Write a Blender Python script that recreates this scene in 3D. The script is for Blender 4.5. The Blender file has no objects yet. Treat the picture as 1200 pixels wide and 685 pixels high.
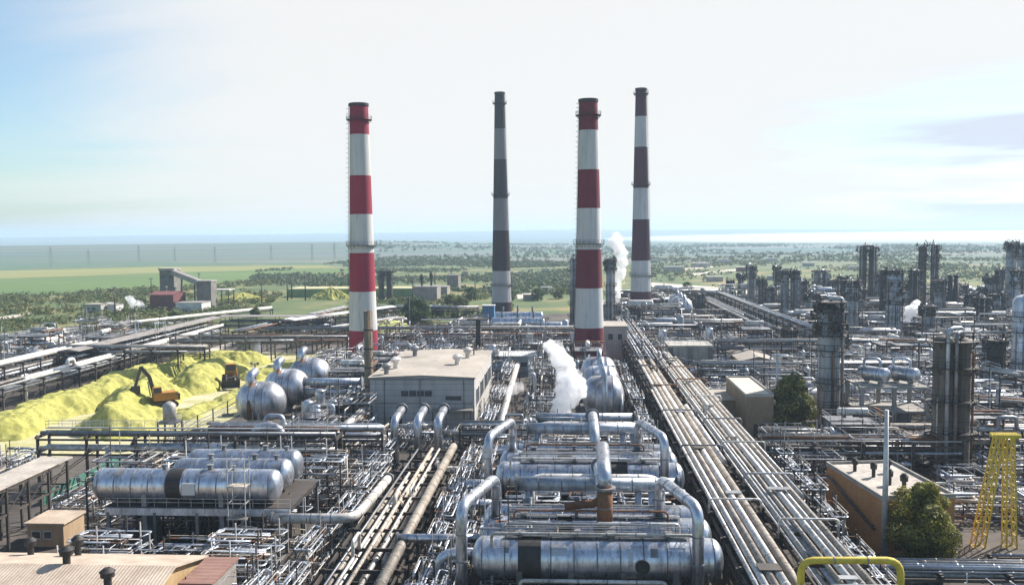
SUN_AZ_DEG, SUN_EL_DEG, SUN_E = 50, 40, 5.0
SKY_S, EXPO = 0.072, 0.82
CLOUD_C = (7.3, 7.3, 7.2, 1); CLOUD_OFF = (0.3, 1.7, 0); SKY_TINT = (1.2, 1.33, 1.33, 1)
CL_LO, CL_HI, CR_A, CR_B = 0.0, 0.68, 0.42, 1.08; GAP = 2.2; GAP_C = (5.7, 6.3, 7.3, 1)
HAZE_D, HAZE_C = 1.5e-4, (0.62, 0.79, 0.97)
MIST_D = 2.0e-3; FARMIST = 0.9e-4
import bpy, math, random
from mathutils import Vector, Matrix, noise as mnoise
C = bpy.context.scene
COL = C.collection
R = math.radians
PI = math.pi
# ------------------------------------------------------------------ camera model (photograph is 1200 x 685)
H, F = 40.0, 1050.0
VPX = 665.0
YAW = math.atan((VPX - 600) / F)
PITCH = math.atan(69.5 / F)
ROLL = -R(0.5)
CAMROT = Matrix.Rotation(YAW, 3, 'Z') @ Matrix.Rotation(PI / 2 - PITCH, 3, 'X') @ Matrix.Rotation(ROLL, 3, 'Z')
CAMINV = CAMROT.inverted()

def at(px, py, z=0.0):
    d = CAMROT @ Vector(((px - 600) / F, -(py - 342.5) / F, -1))
    t = (z - H) / d.z
    return Vector((d.x * t, d.y * t, z))

def at_y(px, py, Y):
    d = CAMROT @ Vector(((px - 600) / F, -(py - 342.5) / F, -1))
    t = Y / d.y
    return Vector((d.x * t, Y, H + d.z * t))

def proj(p):
    q = CAMINV @ (Vector(p) - Vector((0, 0, H)))
    return 600 + F * q.x / -q.z, 342.5 - F * q.y / -q.z

def zrow(x, y, row):
    a, b = -50.0, 400.0
    for _ in range(40):
        m = (a + b) / 2
        if proj((x, y, m))[1] > row: a = m
        else: b = m
    return (a + b) / 2

# ------------------------------------------------------------------ materials
MATS = {}

def _nt(name):
    m = bpy.data.materials.new(name)
    m.use_nodes = True
    nt = m.node_tree
    b = nt.nodes['Principled BSDF']
    return m, nt, b

def N(nt, t, **kw):
    n = nt.nodes.new(t)
    for k, v in kw.items():
        if k.startswith('i_'):
            n.inputs[k[2:].replace('_', ' ')].default_value = v
        else:
            setattr(n, k, v)
    return n

def rgb(c): return (c[0], c[1], c[2], 1)

def ramp(nt, stops):
    r = nt.nodes.new('ShaderNodeValToRGB')
    e = r.color_ramp.elements
    e[0].position, e[0].color = stops[0][0], rgb(stops[0][1])
    e[1].position, e[1].color = stops[-1][0], rgb(stops[-1][1])
    for p, c in stops[1:-1]:
        x = e.new(p); x.color = rgb(c)
    return r

def mat(name, c1, c2, scale=0.6, rough=0.6, metal=0.0, dirt=(0.1, 0.08, 0.06), dirt_amt=0.3, stretch=(1, 1, 1), bump=0.0, rnd=0.25,
        lo=0.35, hi=0.65, fine=6.0, bscale=None, dl=0.52, dh=0.75):
    """weathered surface: two tones by noise, dirt patches by a second noise, per-object brightness"""
    m, nt, b = _nt(name)
    L = nt.links.new
    tc = N(nt, 'ShaderNodeTexCoord')
    mp = N(nt, 'ShaderNodeMapping'); mp.inputs['Scale'].default_value = stretch
    oi = N(nt, 'ShaderNodeObjectInfo')
    ad = N(nt, 'ShaderNodeVectorMath', operation='MULTIPLY_ADD')
    L(tc.outputs['Object'], mp.inputs['Vector'])
    L(oi.outputs['Random'], ad.inputs[0]); ad.inputs[1].default_value = (90, 70, 50)
    L(mp.outputs[0], ad.inputs[2])
    n1 = N(nt, 'ShaderNodeTexNoise', i_Scale=scale, i_Detail=6.0, i_Roughness=0.65); L(ad.outputs[0], n1.inputs['Vector'])
    r1 = ramp(nt, [(lo, c1), (hi, c2)]); L(n1.outputs['Fac'], r1.inputs[0])
    n2 = N(nt, 'ShaderNodeTexNoise', i_Scale=scale * fine, i_Detail=5.0, i_Roughness=0.7); L(ad.outputs[0], n2.inputs['Vector'])
    r2 = ramp(nt, [(dl, (0, 0, 0)), (dh, (1, 1, 1))]); L(n2.outputs['Fac'], r2.inputs[0])
    ml = N(nt, 'ShaderNodeMath', operation='MULTIPLY'); L(r2.outputs[0], ml.inputs[0]); ml.inputs[1].default_value = dirt_amt
    mx = N(nt, 'ShaderNodeMix', data_type='RGBA'); L(ml.outputs[0], mx.inputs[0]); L(r1.outputs[0], mx.inputs[6]); mx.inputs[7].default_value = rgb(dirt)
    hs = N(nt, 'ShaderNodeHueSaturation'); L(mx.outputs[2], hs.inputs['Color'])
    mr = N(nt, 'ShaderNodeMapRange'); L(oi.outputs['Random'], mr.inputs[0]); mr.inputs[3].default_value = 1 - rnd; mr.inputs[4].default_value = 1 + rnd
    L(mr.outputs[0], hs.inputs['Value'])
    L(hs.outputs[0], b.inputs['Base Color'])
    b.inputs['Metallic'].default_value = metal
    rr = N(nt, 'ShaderNodeMapRange'); L(n2.outputs['Fac'], rr.inputs[0]); rr.inputs[3].default_value = max(0.05, rough - 0.12); rr.inputs[4].default_value = min(1, rough + 0.18)
    L(rr.outputs[0], b.inputs['Roughness'])
    if bump:
        bp = N(nt, 'ShaderNodeBump', i_Strength=bump, i_Distance=0.1)
        if bscale:
            n3 = N(nt, 'ShaderNodeTexNoise', i_Scale=bscale, i_Detail=3.0); L(tc.outputs['Object'], n3.inputs['Vector']); L(n3.outputs['Fac'], bp.inputs['Height'])
        else:
            L(n2.outputs['Fac'], bp.inputs['Height'])
        L(bp.outputs[0], b.inputs['Normal'])
    MATS[name] = m
    return m

def mat_wall(name, c1, c2, joint, pw, ph, jw=0.02, rough=0.85, offset=0.0, stain=0.35, mortar_bump=0.2):
    """panel or brick wall: joints follow the wall plane (x+y, z)"""
    m, nt, b = _nt(name)
    L = nt.links.new
    tc = N(nt, 'ShaderNodeTexCoord'); sp = N(nt, 'ShaderNodeSeparateXYZ'); L(tc.outputs['Object'], sp.inputs[0])
    ad = N(nt, 'ShaderNodeMath', operation='ADD'); L(sp.outputs[0], ad.inputs[0]); L(sp.outputs[1], ad.inputs[1])
    cb = N(nt, 'ShaderNodeCombineXYZ'); L(ad.outputs[0], cb.inputs[0]); L(sp.outputs[2], cb.inputs[1])
    br = N(nt, 'ShaderNodeTexBrick', offset=offset); L(cb.outputs[0], br.inputs['Vector'])
    br.inputs['Color1'].default_value = rgb(c1); br.inputs['Color2'].default_value = rgb(c2); br.inputs['Mortar'].default_value = rgb(joint)
    br.inputs['Scale'].default_value = 1.0; br.inputs['Mortar Size'].default_value = jw
    br.inputs['Brick Width'].default_value = pw; br.inputs['Row Height'].default_value = ph
    mp = N(nt, 'ShaderNodeMapping'); mp.inputs['Scale'].default_value = (1, 1, 0.25); L(tc.outputs['Object'], mp.inputs['Vector'])
    n2 = N(nt, 'ShaderNodeTexNoise', i_Scale=0.7, i_Detail=7.0, i_Roughness=0.7); L(mp.outputs[0], n2.inputs['Vector'])
    r2 = ramp(nt, [(0.42, (0, 0, 0)), (0.75, (1, 1, 1))]); L(n2.outputs['Fac'], r2.inputs[0])
    ml = N(nt, 'ShaderNodeMath', operation='MULTIPLY'); L(r2.outputs[0], ml.inputs[0]); ml.inputs[1].default_value = stain
    mx = N(nt, 'ShaderNodeMix', data_type='RGBA'); L(ml.outputs[0], mx.inputs[0]); L(br.outputs[0], mx.inputs[6]); mx.inputs[7].default_value = rgb([x * 0.3 for x in c1])
    L(mx.outputs[2], b.inputs['Base Color']); b.inputs['Roughness'].default_value = rough
    bp = N(nt, 'ShaderNodeBump', i_Strength=mortar_bump, i_Distance=0.05, invert=True); L(br.outputs['Fac'], bp.inputs['Height']); L(bp.outputs[0], b.inputs['Normal'])
    MATS[name] = m
    return m

def mat_corr(name, c1, c2, pitch=0.3, rough=0.6, metal=0.2, axis=0, rust=(0.2, 0.09, 0.04), amt=0.4):
    """corrugated sheet: ribs as bump along an axis, blotches"""
    m = mat(name, c1, c2, 0.35, rough, metal, rust, amt, (1, 1, 1), 0, 0.08)
    nt = m.node_tree; L = nt.links.new; b = nt.nodes['Principled BSDF']
    tc = N(nt, 'ShaderNodeTexCoord'); w = N(nt, 'ShaderNodeTexWave', wave_type='BANDS', bands_direction='XYZ'[axis])
    w.inputs['Scale'].default_value = 0.314 / pitch; w.inputs['Distortion'].default_value = 0.3; L(tc.outputs['Object'], w.inputs['Vector'])
    bp = N(nt, 'ShaderNodeBump', i_Strength=0.6, i_Distance=0.06); L(w.outputs['Fac'], bp.inputs['Height']); L(bp.outputs[0], b.inputs['Normal'])
    return m

alu = mat('aluminium_cladding', (0.66, 0.69, 0.75), (0.36, 0.38, 0.43), 0.5, 0.33, 0.88, (0.11, 0.075, 0.05), 0.85, (1.5, 0.8, 0.45), 0.14, 0.15, bscale=0.9, fine=3.2, dl=.5, dh=.72)
alu_stained = mat('aluminium_stained', (0.60, 0.62, 0.67), (0.30, 0.29, 0.31), 0.28, 0.4, 0.75, (0.16, 0.09, 0.06), 0.95, (1.2, 1.2, 0.35), 0.16, 0.15, lo=.42, hi=.6, fine=2.5, bscale=0.7)
alu_dull = mat('aluminium_dull', (0.56, 0.61, 0.68), (0.29, 0.31, 0.35), 0.5, 0.45, 0.6, (0.12, 0.08, 0.05), 0.85, (1.6, 1.6, 0.4), 0.1, 0.25, bscale=1.2)
pipe_white = mat('pipe_pale', (0.78, 0.75, 0.71), (0.50, 0.46, 0.41), 0.3, 0.42, 0.2, (0.12, 0.09, 0.07), 0.8, (1, 1, 1), 0.05, 0.3, dl=.48, dh=.7)
pipe_tan = mat('pipe_tan', (0.50, 0.44, 0.37), (0.27, 0.22, 0.17), 0.3, 0.6, 0.05, (0.09, 0.065, 0.05), 0.8, (1, 1, 1), 0.05, 0.35, dl=.48, dh=.7)
pipe_grey = mat('pipe_grey', (0.42, 0.43, 0.45), (0.22, 0.22, 0.23), 0.35, 0.45, 0.5, (0.10, 0.08, 0.07), 0.5, (1, 1, 1), 0.05, 0.35)
pipe_rust = mat('pipe_rust', (0.28, 0.12, 0.055), (0.13, 0.065, 0.035), 0.5, 0.8, 0.1, (0.05, 0.03, 0.02), 0.5)
steel_dark = mat('steel_dark', (0.045, 0.042, 0.042), (0.085, 0.07, 0.06), 0.5, 0.65, 0.2, (0.16, 0.09, 0.05), 0.4)
steel_grey = mat('steel_grey', (0.24, 0.25, 0.27), (0.13, 0.13, 0.14), 0.5, 0.55, 0.3, (0.13, 0.08, 0.05), 0.5)
steel_pale = mat('steel_pale', (0.55, 0.55, 0.55), (0.38, 0.37, 0.36), 0.5, 0.55, 0.2, (0.2, 0.12, 0.07), 0.45)
steel_blue = mat('steel_blue', (0.14, 0.22, 0.34), (0.09, 0.13, 0.2), 0.5, 0.5, 0.1, (0.1, 0.07, 0.05), 0.4)
black_iron = mat('black_iron', (0.018, 0.017, 0.017), (0.035, 0.03, 0.028), 0.8, 0.6, 0.1, (0.08, 0.05, 0.03), 0.25)
col_shell = mat('column_shell', (0.46, 0.48, 0.50), (0.22, 0.22, 0.23), 0.25, 0.45, 0.45, (0.07, 0.055, 0.045), 0.75, (1, 1, 0.12), 0.05, 0.2, fine=3.0)
col_dark = mat('column_soot', (0.20, 0.17, 0.14), (0.09, 0.075, 0.06), 0.3, 0.7, 0.2, (0.03, 0.025, 0.02), 0.7, (1, 1, 0.1), 0.05, 0.2, fine=3.0)
conc = mat('concrete', (0.42, 0.39, 0.35), (0.26, 0.24, 0.21), 0.3, 0.9, 0, (0.10, 0.09, 0.08), 0.5, (1, 1, 0.4), 0.1, 0.15)
conc_dark = mat('concrete_dark', (0.20, 0.18, 0.16), (0.12, 0.11, 0.10), 0.3, 0.9, 0, (0.05, 0.045, 0.04), 0.5)
tan_wall = mat('render_tan', (0.46, 0.34, 0.22), (0.33, 0.23, 0.14), 0.25, 0.9, 0, (0.14, 0.09, 0.05), 0.5, (1, 1, 0.4))
roof_felt = mat('roof_felt', (0.42, 0.37, 0.31), (0.30, 0.26, 0.22), 0.10, 0.9, 0, (0.15, 0.13, 0.11), 0.5, rnd=0.05)
roof_tan = mat_corr('roof_sheet_tan', (0.56, 0.46, 0.36), (0.40, 0.31, 0.24), 0.35, 0.75, 0.0, 0, (0.22, 0.13, 0.08), 0.45)
roof_rust = mat_corr('roof_sheet_rust', (0.27, 0.15, 0.12), (0.20, 0.11, 0.085), 0.9, 0.7, 0.1, 1, (0.10, 0.05, 0.035), 0.5)
sheet_grey = mat_corr('sheet_grey', (0.36, 0.33, 0.31), (0.25, 0.22, 0.2), 0.3, 0.6, 0.2, 0)
sheet_ochre = mat_corr('sheet_ochre', (0.50, 0.36, 0.19), (0.38, 0.25, 0.12), 0.3, 0.7, 0.0, 1)
sheet_white = mat_corr('sheet_white', (0.66, 0.65, 0.62), (0.5, 0.48, 0.45), 0.4, 0.6, 0.0, 0, (0.2, 0.14, 0.1), 0.25)
sheet_green = mat_corr('sheet_green', (0.06, 0.22, 0.16), (0.05, 0.15, 0.12), 0.5, 0.6, 0.0, 0)
sheet_redbrown = mat_corr('sheet_redbrown', (0.20, 0.06, 0.06), (0.13, 0.045, 0.045), 0.5, 0.7, 0.0, 0)
panel_wall = mat_wall('panel_wall', (0.50, 0.48, 0.45), (0.45, 0.43, 0.41), (0.24, 0.22, 0.2), 6.0, 1.2, 0.04, 0.85, 0.0, 0.35)
brick_orange = mat_wall('brick_orange', (0.62, 0.27, 0.08), (0.50, 0.20, 0.06), (0.40, 0.25, 0.14), 0.5, 0.16, 0.02, 0.9, 0.5, 0.4)
brick_pale = mat_wall('brick_pale', (0.50, 0.47, 0.43), (0.43, 0.40, 0.37), (0.30, 0.28, 0.25), 0.5, 0.16, 0.02, 0.9, 0.5, 0.4)
yellow_paint = mat('yellow_paint', (0.74, 0.58, 0.05), (0.52, 0.38, 0.05), 0.7, 0.65, 0.0, (0.16, 0.08, 0.03), 0.75, rnd=0.05)
orange_paint = mat('orange_paint', (0.46, 0.22, 0.025), (0.33, 0.14, 0.025), 0.8, 0.55, 0.0, (0.12, 0.07, 0.03), 0.45, rnd=0.05)
stack_red = mat('stack_red', (0.33, 0.009, 0.042), (0.25, 0.009, 0.033), 0.2, 0.75, 0.0, (0.12, 0.02, 0.03), 0.7, (1, 1, 0.07), rnd=0.0)
stack_white = mat('stack_white', (0.62, 0.61, 0.59), (0.50, 0.49, 0.47), 0.2, 0.75, 0.0, (0.22, 0.20, 0.18), 0.7, (1, 1, 0.07), rnd=0.0)
stack_maroon = mat('stack_maroon', (0.085, 0.016, 0.034), (0.06, 0.013, 0.026), 0.12, 0.75, 0.0, (0.06, 0.02, 0.025), 0.4, (1, 1, 0.15), rnd=0.0)
stack_crimson = mat('stack_crimson', (0.165, 0.009, 0.024), (0.115, 0.009, 0.02), 0.12, 0.75, 0.0, (0.10, 0.01, 0.02), 0.4, (1, 1, 0.15), rnd=0.0)
stack_grey = mat('stack_grey', (0.27, 0.25, 0.255), (0.20, 0.185, 0.19), 0.12, 0.8, 0.0, (0.2, 0.18, 0.17), 0.45, (1, 1, 0.15), rnd=0.0)
roof_pale = mat('roof_pale', (0.52, 0.46, 0.40), (0.34, 0.30, 0.26), 0.3, 0.9, 0, (0.10, 0.085, 0.07), 0.85, rnd=0.05)
stack_foot = mat('stack_foot', (0.50, 0.48, 0.47), (0.38, 0.36, 0.35), 0.12, 0.8, 0.0, (0.2, 0.18, 0.17), 0.45, (1, 1, 0.15), rnd=0.0)
stack_black = mat('stack_black', (0.045, 0.022, 0.028), (0.03, 0.016, 0.02), 0.12, 0.8, 0.0, (0.02, 0.015, 0.015), 0.4, (1, 1, 0.15), rnd=0.0)
stack_soot = mat('stack_soot', (0.060, 0.046, 0.054), (0.038, 0.03, 0.036), 0.12, 0.8, 0.0, (0.05, 0.045, 0.045), 0.4, (1, 1, 0.15), rnd=0.0)
sulphur = mat('sulphur', (0.46, 0.43, 0.11), (0.30, 0.29, 0.065), 0.3, 0.95, 0.0, (0.15, 0.145, 0.06), 0.8, (1, 1, 1), 1.0, 0.04, fine=7, lo=.4, hi=.6, dl=.5, dh=.68)
sulphur_pale = mat('sulphur_floor', (0.54, 0.49, 0.33), (0.40, 0.37, 0.15), 0.14, 0.95, 0.0, (0.2, 0.18, 0.1), 0.85, rnd=0.02)
glass_dark = mat('window_glass', (0.03, 0.04, 0.05), (0.06, 0.07, 0.08), 1.0, 0.15, 0.0, (0.1, 0.1, 0.1), 0.2)
rubber = mat('track_rubber', (0.03, 0.028, 0.025), (0.06, 0.05, 0.04), 1.0, 0.85, 0.0, (0.14, 0.12, 0.04), 0.4)
bark = mat('bark', (0.10, 0.075, 0.05), (0.06, 0.045, 0.03), 2.0, 0.9, 0.0, (0.03, 0.025, 0.02), 0.5)

def mat_leaf(name, c1, c2, c3):
    m, nt, b = _nt(name); L = nt.links.new
    ge = N(nt, 'ShaderNodeNewGeometry'); tc = N(nt, 'ShaderNodeTexCoord')
    n1 = N(nt, 'ShaderNodeTexNoise', i_Scale=0.35, i_Detail=3.0); L(tc.outputs['Object'], n1.inputs['Vector'])
    ad = N(nt, 'ShaderNodeMath', operation='MULTIPLY_ADD'); L(ge.outputs['Random Per Island'], ad.inputs[0]); ad.inputs[1].default_value = 0.45
    mr = N(nt, 'ShaderNodeMapRange'); L(n1.outputs['Fac'], mr.inputs[0]); mr.inputs[1].default_value = 0.3; mr.inputs[2].default_value = 0.7; mr.inputs[3].default_value = 0; mr.inputs[4].default_value = 0.55
    L(mr.outputs[0], ad.inputs[2])
    r = ramp(nt, [(0.1, c1), (0.5, c2), (0.95, c3)]); L(ad.outputs[0], r.inputs[0])
    L(r.outputs[0], b.inputs['Base Color']); b.inputs['Roughness'].default_value = 0.7
    tr = N(nt, 'ShaderNodeBsdfTranslucent'); L(r.outputs[0], tr.inputs[0])
    ms = N(nt, 'ShaderNodeMixShader'); ms.inputs[0].default_value = 0.3
    L(b.outputs[0], ms.inputs[1]); L(tr.outputs[0], ms.inputs[2])
    L(ms.outputs[0], nt.nodes['Material Output'].inputs['Surface'])
    return m
leaf_olive = mat_leaf('foliage_olive', (0.05, 0.06, 0.018), (0.16, 0.16, 0.04), (0.34, 0.30, 0.09))
leaf_green = mat_leaf('foliage_green', (0.025, 0.055, 0.018), (0.055, 0.105, 0.03), (0.12, 0.16, 0.04))
leaf_lime = mat_leaf('foliage_lime', (0.05, 0.06, 0.012), (0.19, 0.18, 0.03), (0.42, 0.37, 0.06))
leaf_scrub = mat_leaf('foliage_scrub', (0.035, 0.07, 0.02), (0.095, 0.125, 0.035), (0.27, 0.21, 0.075))
leaf_far = mat_leaf('foliage_distant', (0.055, 0.085, 0.04), (0.085, 0.12, 0.055), (0.13, 0.15, 0.075))

# ------------------------------------------------------------------ mesh builder
def fillet(pts, rad, k=4):
    pts = [Vector(p) for p in pts]
    out = [pts[0]]
    for i in range(1, len(pts) - 1):
        a, b, c = pts[i - 1], pts[i], pts[i + 1]
        u, w = (a - b), (c - b)
        lu, lw = u.length, w.length
        if lu < 1e-6 or lw < 1e-6: continue
        u /= lu; w /= lw
        ang = u.angle(w)
        if ang > PI - 0.05 or ang < 0.1: out.append(b); continue
        t = min(rad / math.tan(ang / 2), lu * 0.49, lw * 0.49)
        p, q = b + u * t, b + w * t
        for j in range(k + 1):
            s = j / k
            out.append((1 - s) ** 2 * p + 2 * s * (1 - s) * (b * 0.86 + (p + q) * 0.07) + s * s * q)
    out.append(pts[-1])
    return out

KID = {}
def KIDS(o): return list(KID.get(o.name, ()))
def adopt(o, parent):
    o.parent = parent
    KID.setdefault(parent.name, []).append(o)

class MB:
    def __init__(s): s.v = []; s.f = []; s.sm = []; s.mi = []
    def add(s, vs, fs, sm=False, mi=0):
        o = len(s.v); s.v.extend([tuple(v) for v in vs])
        for f in fs:
            s.f.append(tuple(i + o for i in f)); s.sm.append(sm); s.mi.append(mi)
        return s
    def box(s, c, d, rz=0.0, mi=0, taper=1.0):
        x, y, z = d[0] / 2, d[1] / 2, d[2] / 2
        vs = []
        for k, t in ((-1, 1.0), (1, taper)):
            for a, b in ((-1, -1), (1, -1), (1, 1), (-1, 1)):
                p = Vector((a * x * t, b * y * t, k * z))
                if rz: p = Matrix.Rotation(rz, 3, 'Z') @ p
                vs.append(p + Vector(c))
        return s.add(vs, [(3, 2, 1, 0), (4, 5, 6, 7), (0, 1, 5, 4), (1, 2, 6, 5), (2, 3, 7, 6), (3, 0, 4, 7)], False, mi)
    def bar(s, a, b, w, h=None):
        a, b = Vector(a), Vector(b); d = b - a
        if d.length < 1e-5: return s
        h = h or w
        d.normalize()
        up = Vector((0, 0, 1)) if abs(d.z) < 0.95 else Vector((0, 1, 0))
        x = d.cross(up).normalized(); y = x.cross(d)
        vs = []
        for p in (a, b):
            for i, j in ((-1, -1), (1, -1), (1, 1), (-1, 1)): vs.append(p + x * i * w / 2 + y * j * h / 2)
        return s.add(vs, [(0, 1, 2, 3), (7, 6, 5, 4), (4, 5, 1, 0), (5, 6, 2, 1), (6, 7, 3, 2), (7, 4, 0, 3)])
    def cyl(s, a, b, r0, r1=None, n=10, caps=True, mi=0):
        return s.tube([a, b], r0, n, None, caps, r1, mi)
    def tube(s, pts, r, n=8, bend=None, caps=True, r1=None, mi=0):
        P = [Vector(p) for p in pts]
        if bend: P = fillet(P, bend)
        m = len(P)
        T = []
        for i in range(m):
            d = P[min(i + 1, m - 1)] - P[max(i - 1, 0)]
            T.append(d.normalized() if d.length > 1e-9 else Vector((0, 0, 1)))
        up = Vector((0, 0, 1)) if abs(T[0].z) < 0.9 else Vector((1, 0, 0))
        x = T[0].cross(up).normalized()
        vs = []
        for i in range(m):
            x = (x - T[i] * x.dot(T[i])).normalized(); y = T[i].cross(x)
            rr = r if r1 is None else r + (r1 - r) * i / (m - 1)
            for k in range(n):
                a = 2 * PI * k / n
                vs.append(P[i] + (x * math.cos(a) + y * math.sin(a)) * rr)
        fs = [(i * n + k, i * n + (k + 1) % n, (i + 1) * n + (k + 1) % n, (i + 1) * n + k) for i in range(m - 1) for k in range(n)]
        s.add(vs, fs, True, mi)
        if caps:
            o = len(s.v) - len(vs)
            s.f.append(tuple(range(o + n - 1, o - 1, -1))); s.sm.append(False); s.mi.append(mi)
            s.f.append(tuple(range(o + (m - 1) * n, o + m * n))); s.sm.append(False); s.mi.append(mi)
        return s
    def lathe(s, prof, n=24, o=(0, 0, 0), ax=(0, 0, 1), sm=True, mi=0):
        d = Vector(ax).normalized()
        up = Vector((0, 0, 1)) if abs(d.z) < 0.9 else Vector((1, 0, 0))
        x = d.cross(up).normalized(); y = d.cross(x); o = Vector(o)
        vs = []
        for r, h in prof:
            for k in range(n):
                a = 2 * PI * k / n
                vs.append(o + d * h + (x * math.cos(a) + y * math.sin(a)) * max(r, 1e-3))
        m = len(prof)
        return s.add(vs, [(i * n + k, i * n + (k + 1) % n, (i + 1) * n + (k + 1) % n, (i + 1) * n + k) for i in range(m - 1) for k in range(n)], sm, mi)
    def ring(s, o, ax, r, w, t=0.05, n=24, mi=0):
        return s.lathe([(r, -w / 2), (r + t, -w / 2), (r + t, w / 2), (r, w / 2)], n, o, ax, False, mi)
    def quad(s, a, b, c, d, mi=0): return s.add([a, b, c, d], [(0, 1, 2, 3)], False, mi)
    def prism(s, poly, z0, z1, mi=0):
        n = len(poly)
        vs = [(x, y, z0) for x, y in poly] + [(x, y, z1) for x, y in poly]
        return s.add(vs, [tuple(range(n - 1, -1, -1)), tuple(range(n, 2 * n))] + [(i, (i + 1) % n, n + (i + 1) % n, n + i) for i in range(n)], False, mi)
    def mesh(s, name, m):
        me = bpy.data.meshes.new(name)
        me.from_pydata(s.v, [], s.f)
        for mm in (m if isinstance(m, (list, tuple)) else [m]): me.materials.append(mm)
        me.polygons.foreach_set('use_smooth', s.sm)
        if any(s.mi): me.polygons.foreach_set('material_index', s.mi)
        me.update()
        return me
    def build(s, name, m, parent=None, loc=(0, 0, 0)):
        o = bpy.data.objects.new(name, s.mesh(name, m)); COL.objects.link(o)
        o.location = loc
        if parent is not None: adopt(o, parent)
        return o

LABELS = {}
def tag(o, label=None, cat=None, group=None, kind=None):
    if label:
        o['label'] = label
        LABELS.setdefault(label, []).append(o.name)
    if cat: o['category'] = cat
    if group: o['group'] = group
    if kind: o['kind'] = kind
    return o

def thing(name, label, cat, loc=(0, 0, 0), rz=0.0, group=None):
    o = bpy.data.objects.new(name, None); COL.objects.link(o)
    o.location = loc; o.rotation_euler = (0, 0, rz); o.empty_display_size = 0.5
    return tag(o, label, cat, group)

def copy_tree(o, label=None, loc=None, rz=None, scale=None, parent=None, group=None):
    c = o.copy(); COL.objects.link(c)
    if parent is not None: adopt(c, parent)
    if loc is not None: c.location = loc
    if rz is not None: c.rotation_euler = (0, 0, rz)
    if scale is not None: c.scale = scale if isinstance(scale, (tuple, list)) else (scale,) * 3
    if label: tag(c, label)
    if group: c['group'] = group
    for ch in KIDS(o): copy_tree(ch, parent=c)
    return c


def dome(r, L, ratio=0.5, k=6, open_end=False):
    """profile of a drum of length L between tangent lines, centred, with elliptical heads"""
    pr = []
    for i in range(k + 1):
        a = PI / 2 * i / k
        pr.append((r * math.sin(a), -L / 2 - r * ratio * math.cos(a)))
    for i in range(k + 1):
        a = PI / 2 * i / k
        pr.append((r * math.cos(a), L / 2 + r * ratio * math.sin(a)))
    return pr
def head(r, ratio=0.5, k=7):
    return [(r * math.cos(PI / 2 * i / k), r * ratio * math.sin(PI / 2 * i / k)) for i in range(k + 1)]

def rail_mb(mb, path, h=1.1, step=1.6, t=0.05, closed=False):
    P = [Vector(p) for p in path]
    if closed: P.append(P[0])
    up = Vector((0, 0, h))
    for a, b in zip(P, P[1:]):
        n = max(1, int((b - a).length / step))
        for i in range(n + 1):
            q = a + (b - a) * i / n
            mb.bar(q, q + up, t)
        mb.bar(a + up, b + up, t * 1.2); mb.bar(a + up * 0.55, b + up * 0.55, t)
    return mb
def ladder_mb(mb, a, b, w=0.5, side=(1, 0, 0), t=0.06):
    a, b, s = Vector(a), Vector(b), Vector(side) * w / 2
    mb.bar(a - s, b - s, t); mb.bar(a + s, b + s, t)
    n = max(2, int((b - a).length / 0.6))
    for i in range(n):
        q = a + (b - a) * (i + 0.5) / n
        mb.bar(q - s, q + s, t * 0.7)
    return mb
# ------------------------------------------------------------------ generators
def chimney(label, base, row_top, r_base, r_top, bands, mats, plat_rows=(), nplat_h=1.0, flare=1.0, ladder_side=-1, Hfix=None):
    """tapering banded stack; bands = photo rows where the paint changes, mats = the two paints in turn from the top"""
    x, y = base.x, base.y
    top = zrow(x, y, row_top)
    t = thing('chimney', label, 'chimney', (x, y, 0))
    zs = [top] + [zrow(x, y, b) for b in bands] + [0]
    def rad(z): return r_base + (r_top - r_base) * (z / top) ** 0.85
    shaft = MB(); n = 40
    for i in range(len(zs) - 1):
        z1, z0 = zs[i], zs[i + 1]
        k = max(2, int((z1 - z0) / 4))
        shaft.lathe([(rad(z0 + (z1 - z0) * j / k), z0 + (z1 - z0) * j / k) for j in range(k + 1)], n, mi=i % len(mats))
    shaft.build('shaft', mats, t)
    m = MB(); rt = rad(top)
    m.lathe([(rt + 0.02, top - 0.9), (rt + 0.22, top - 0.6), (rt + 0.22, top + 0.15), (rt - 0.35, top + 0.15), (rt - 0.4, top - 6)], n, sm=False)
    m.build('crown_ring', stack_soot, t)
    for row in plat_rows:
        z = zrow(x, y, row); r = rad(z)
        m = MB().lathe([(r - 0.02, z - 0.12), (r + 1.0, z - 0.12), (r + 1.0, z), (r - 0.02, z)], n, sm=False)
        for k in range(20):
            a = 2 * PI * k / 20; c, s_ = math.cos(a) * (r + 0.95), math.sin(a) * (r + 0.95)
            m.bar((c, s_, z), (c, s_, z + 1.1), 0.06)
            a2 = 2 * PI * (k + 1) / 20
            for hh in (0.55, 1.1): m.bar((c, s_, z + hh), (math.cos(a2) * (r + 0.95), math.sin(a2) * (r + 0.95), z + hh), 0.05)
            m.bar((c, s_, z - 0.1), (math.cos(a) * r, math.sin(a) * r, z - 1.2), 0.07)
        m.build('platform', steel_dark, t)
    m = MB(); zz = 2.0; a0 = R(200 if ladder_side < 0 else -20)
    ca, sa = math.cos(a0), math.sin(a0)
    while zz < top - 0.5:
        z2 = min(zz + 6, top)
        ra, rb = rad(zz) + 0.3, rad(z2) + 0.3
        ladder_mb(m, (ca * ra, sa * ra, zz), (ca * rb, sa * rb, z2), 0.6, (-sa, ca, 0), 0.07)
        for j in range(4):
            q = zz + (z2 - zz) * j / 4; rr = rad(q) + 0.3
            P = [(ca * (rr + d) - sa * w, sa * (rr + d) + ca * w, q) for d, w in ((0, -.4), (.5, -.4), (.75, 0), (.5, .4), (0, .4))]
            for p, q2 in zip(P, P[1:]): m.bar(p, q2, 0.06)
        zz = z2
    m.build('ladder', steel_dark, t)
    return t

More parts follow.
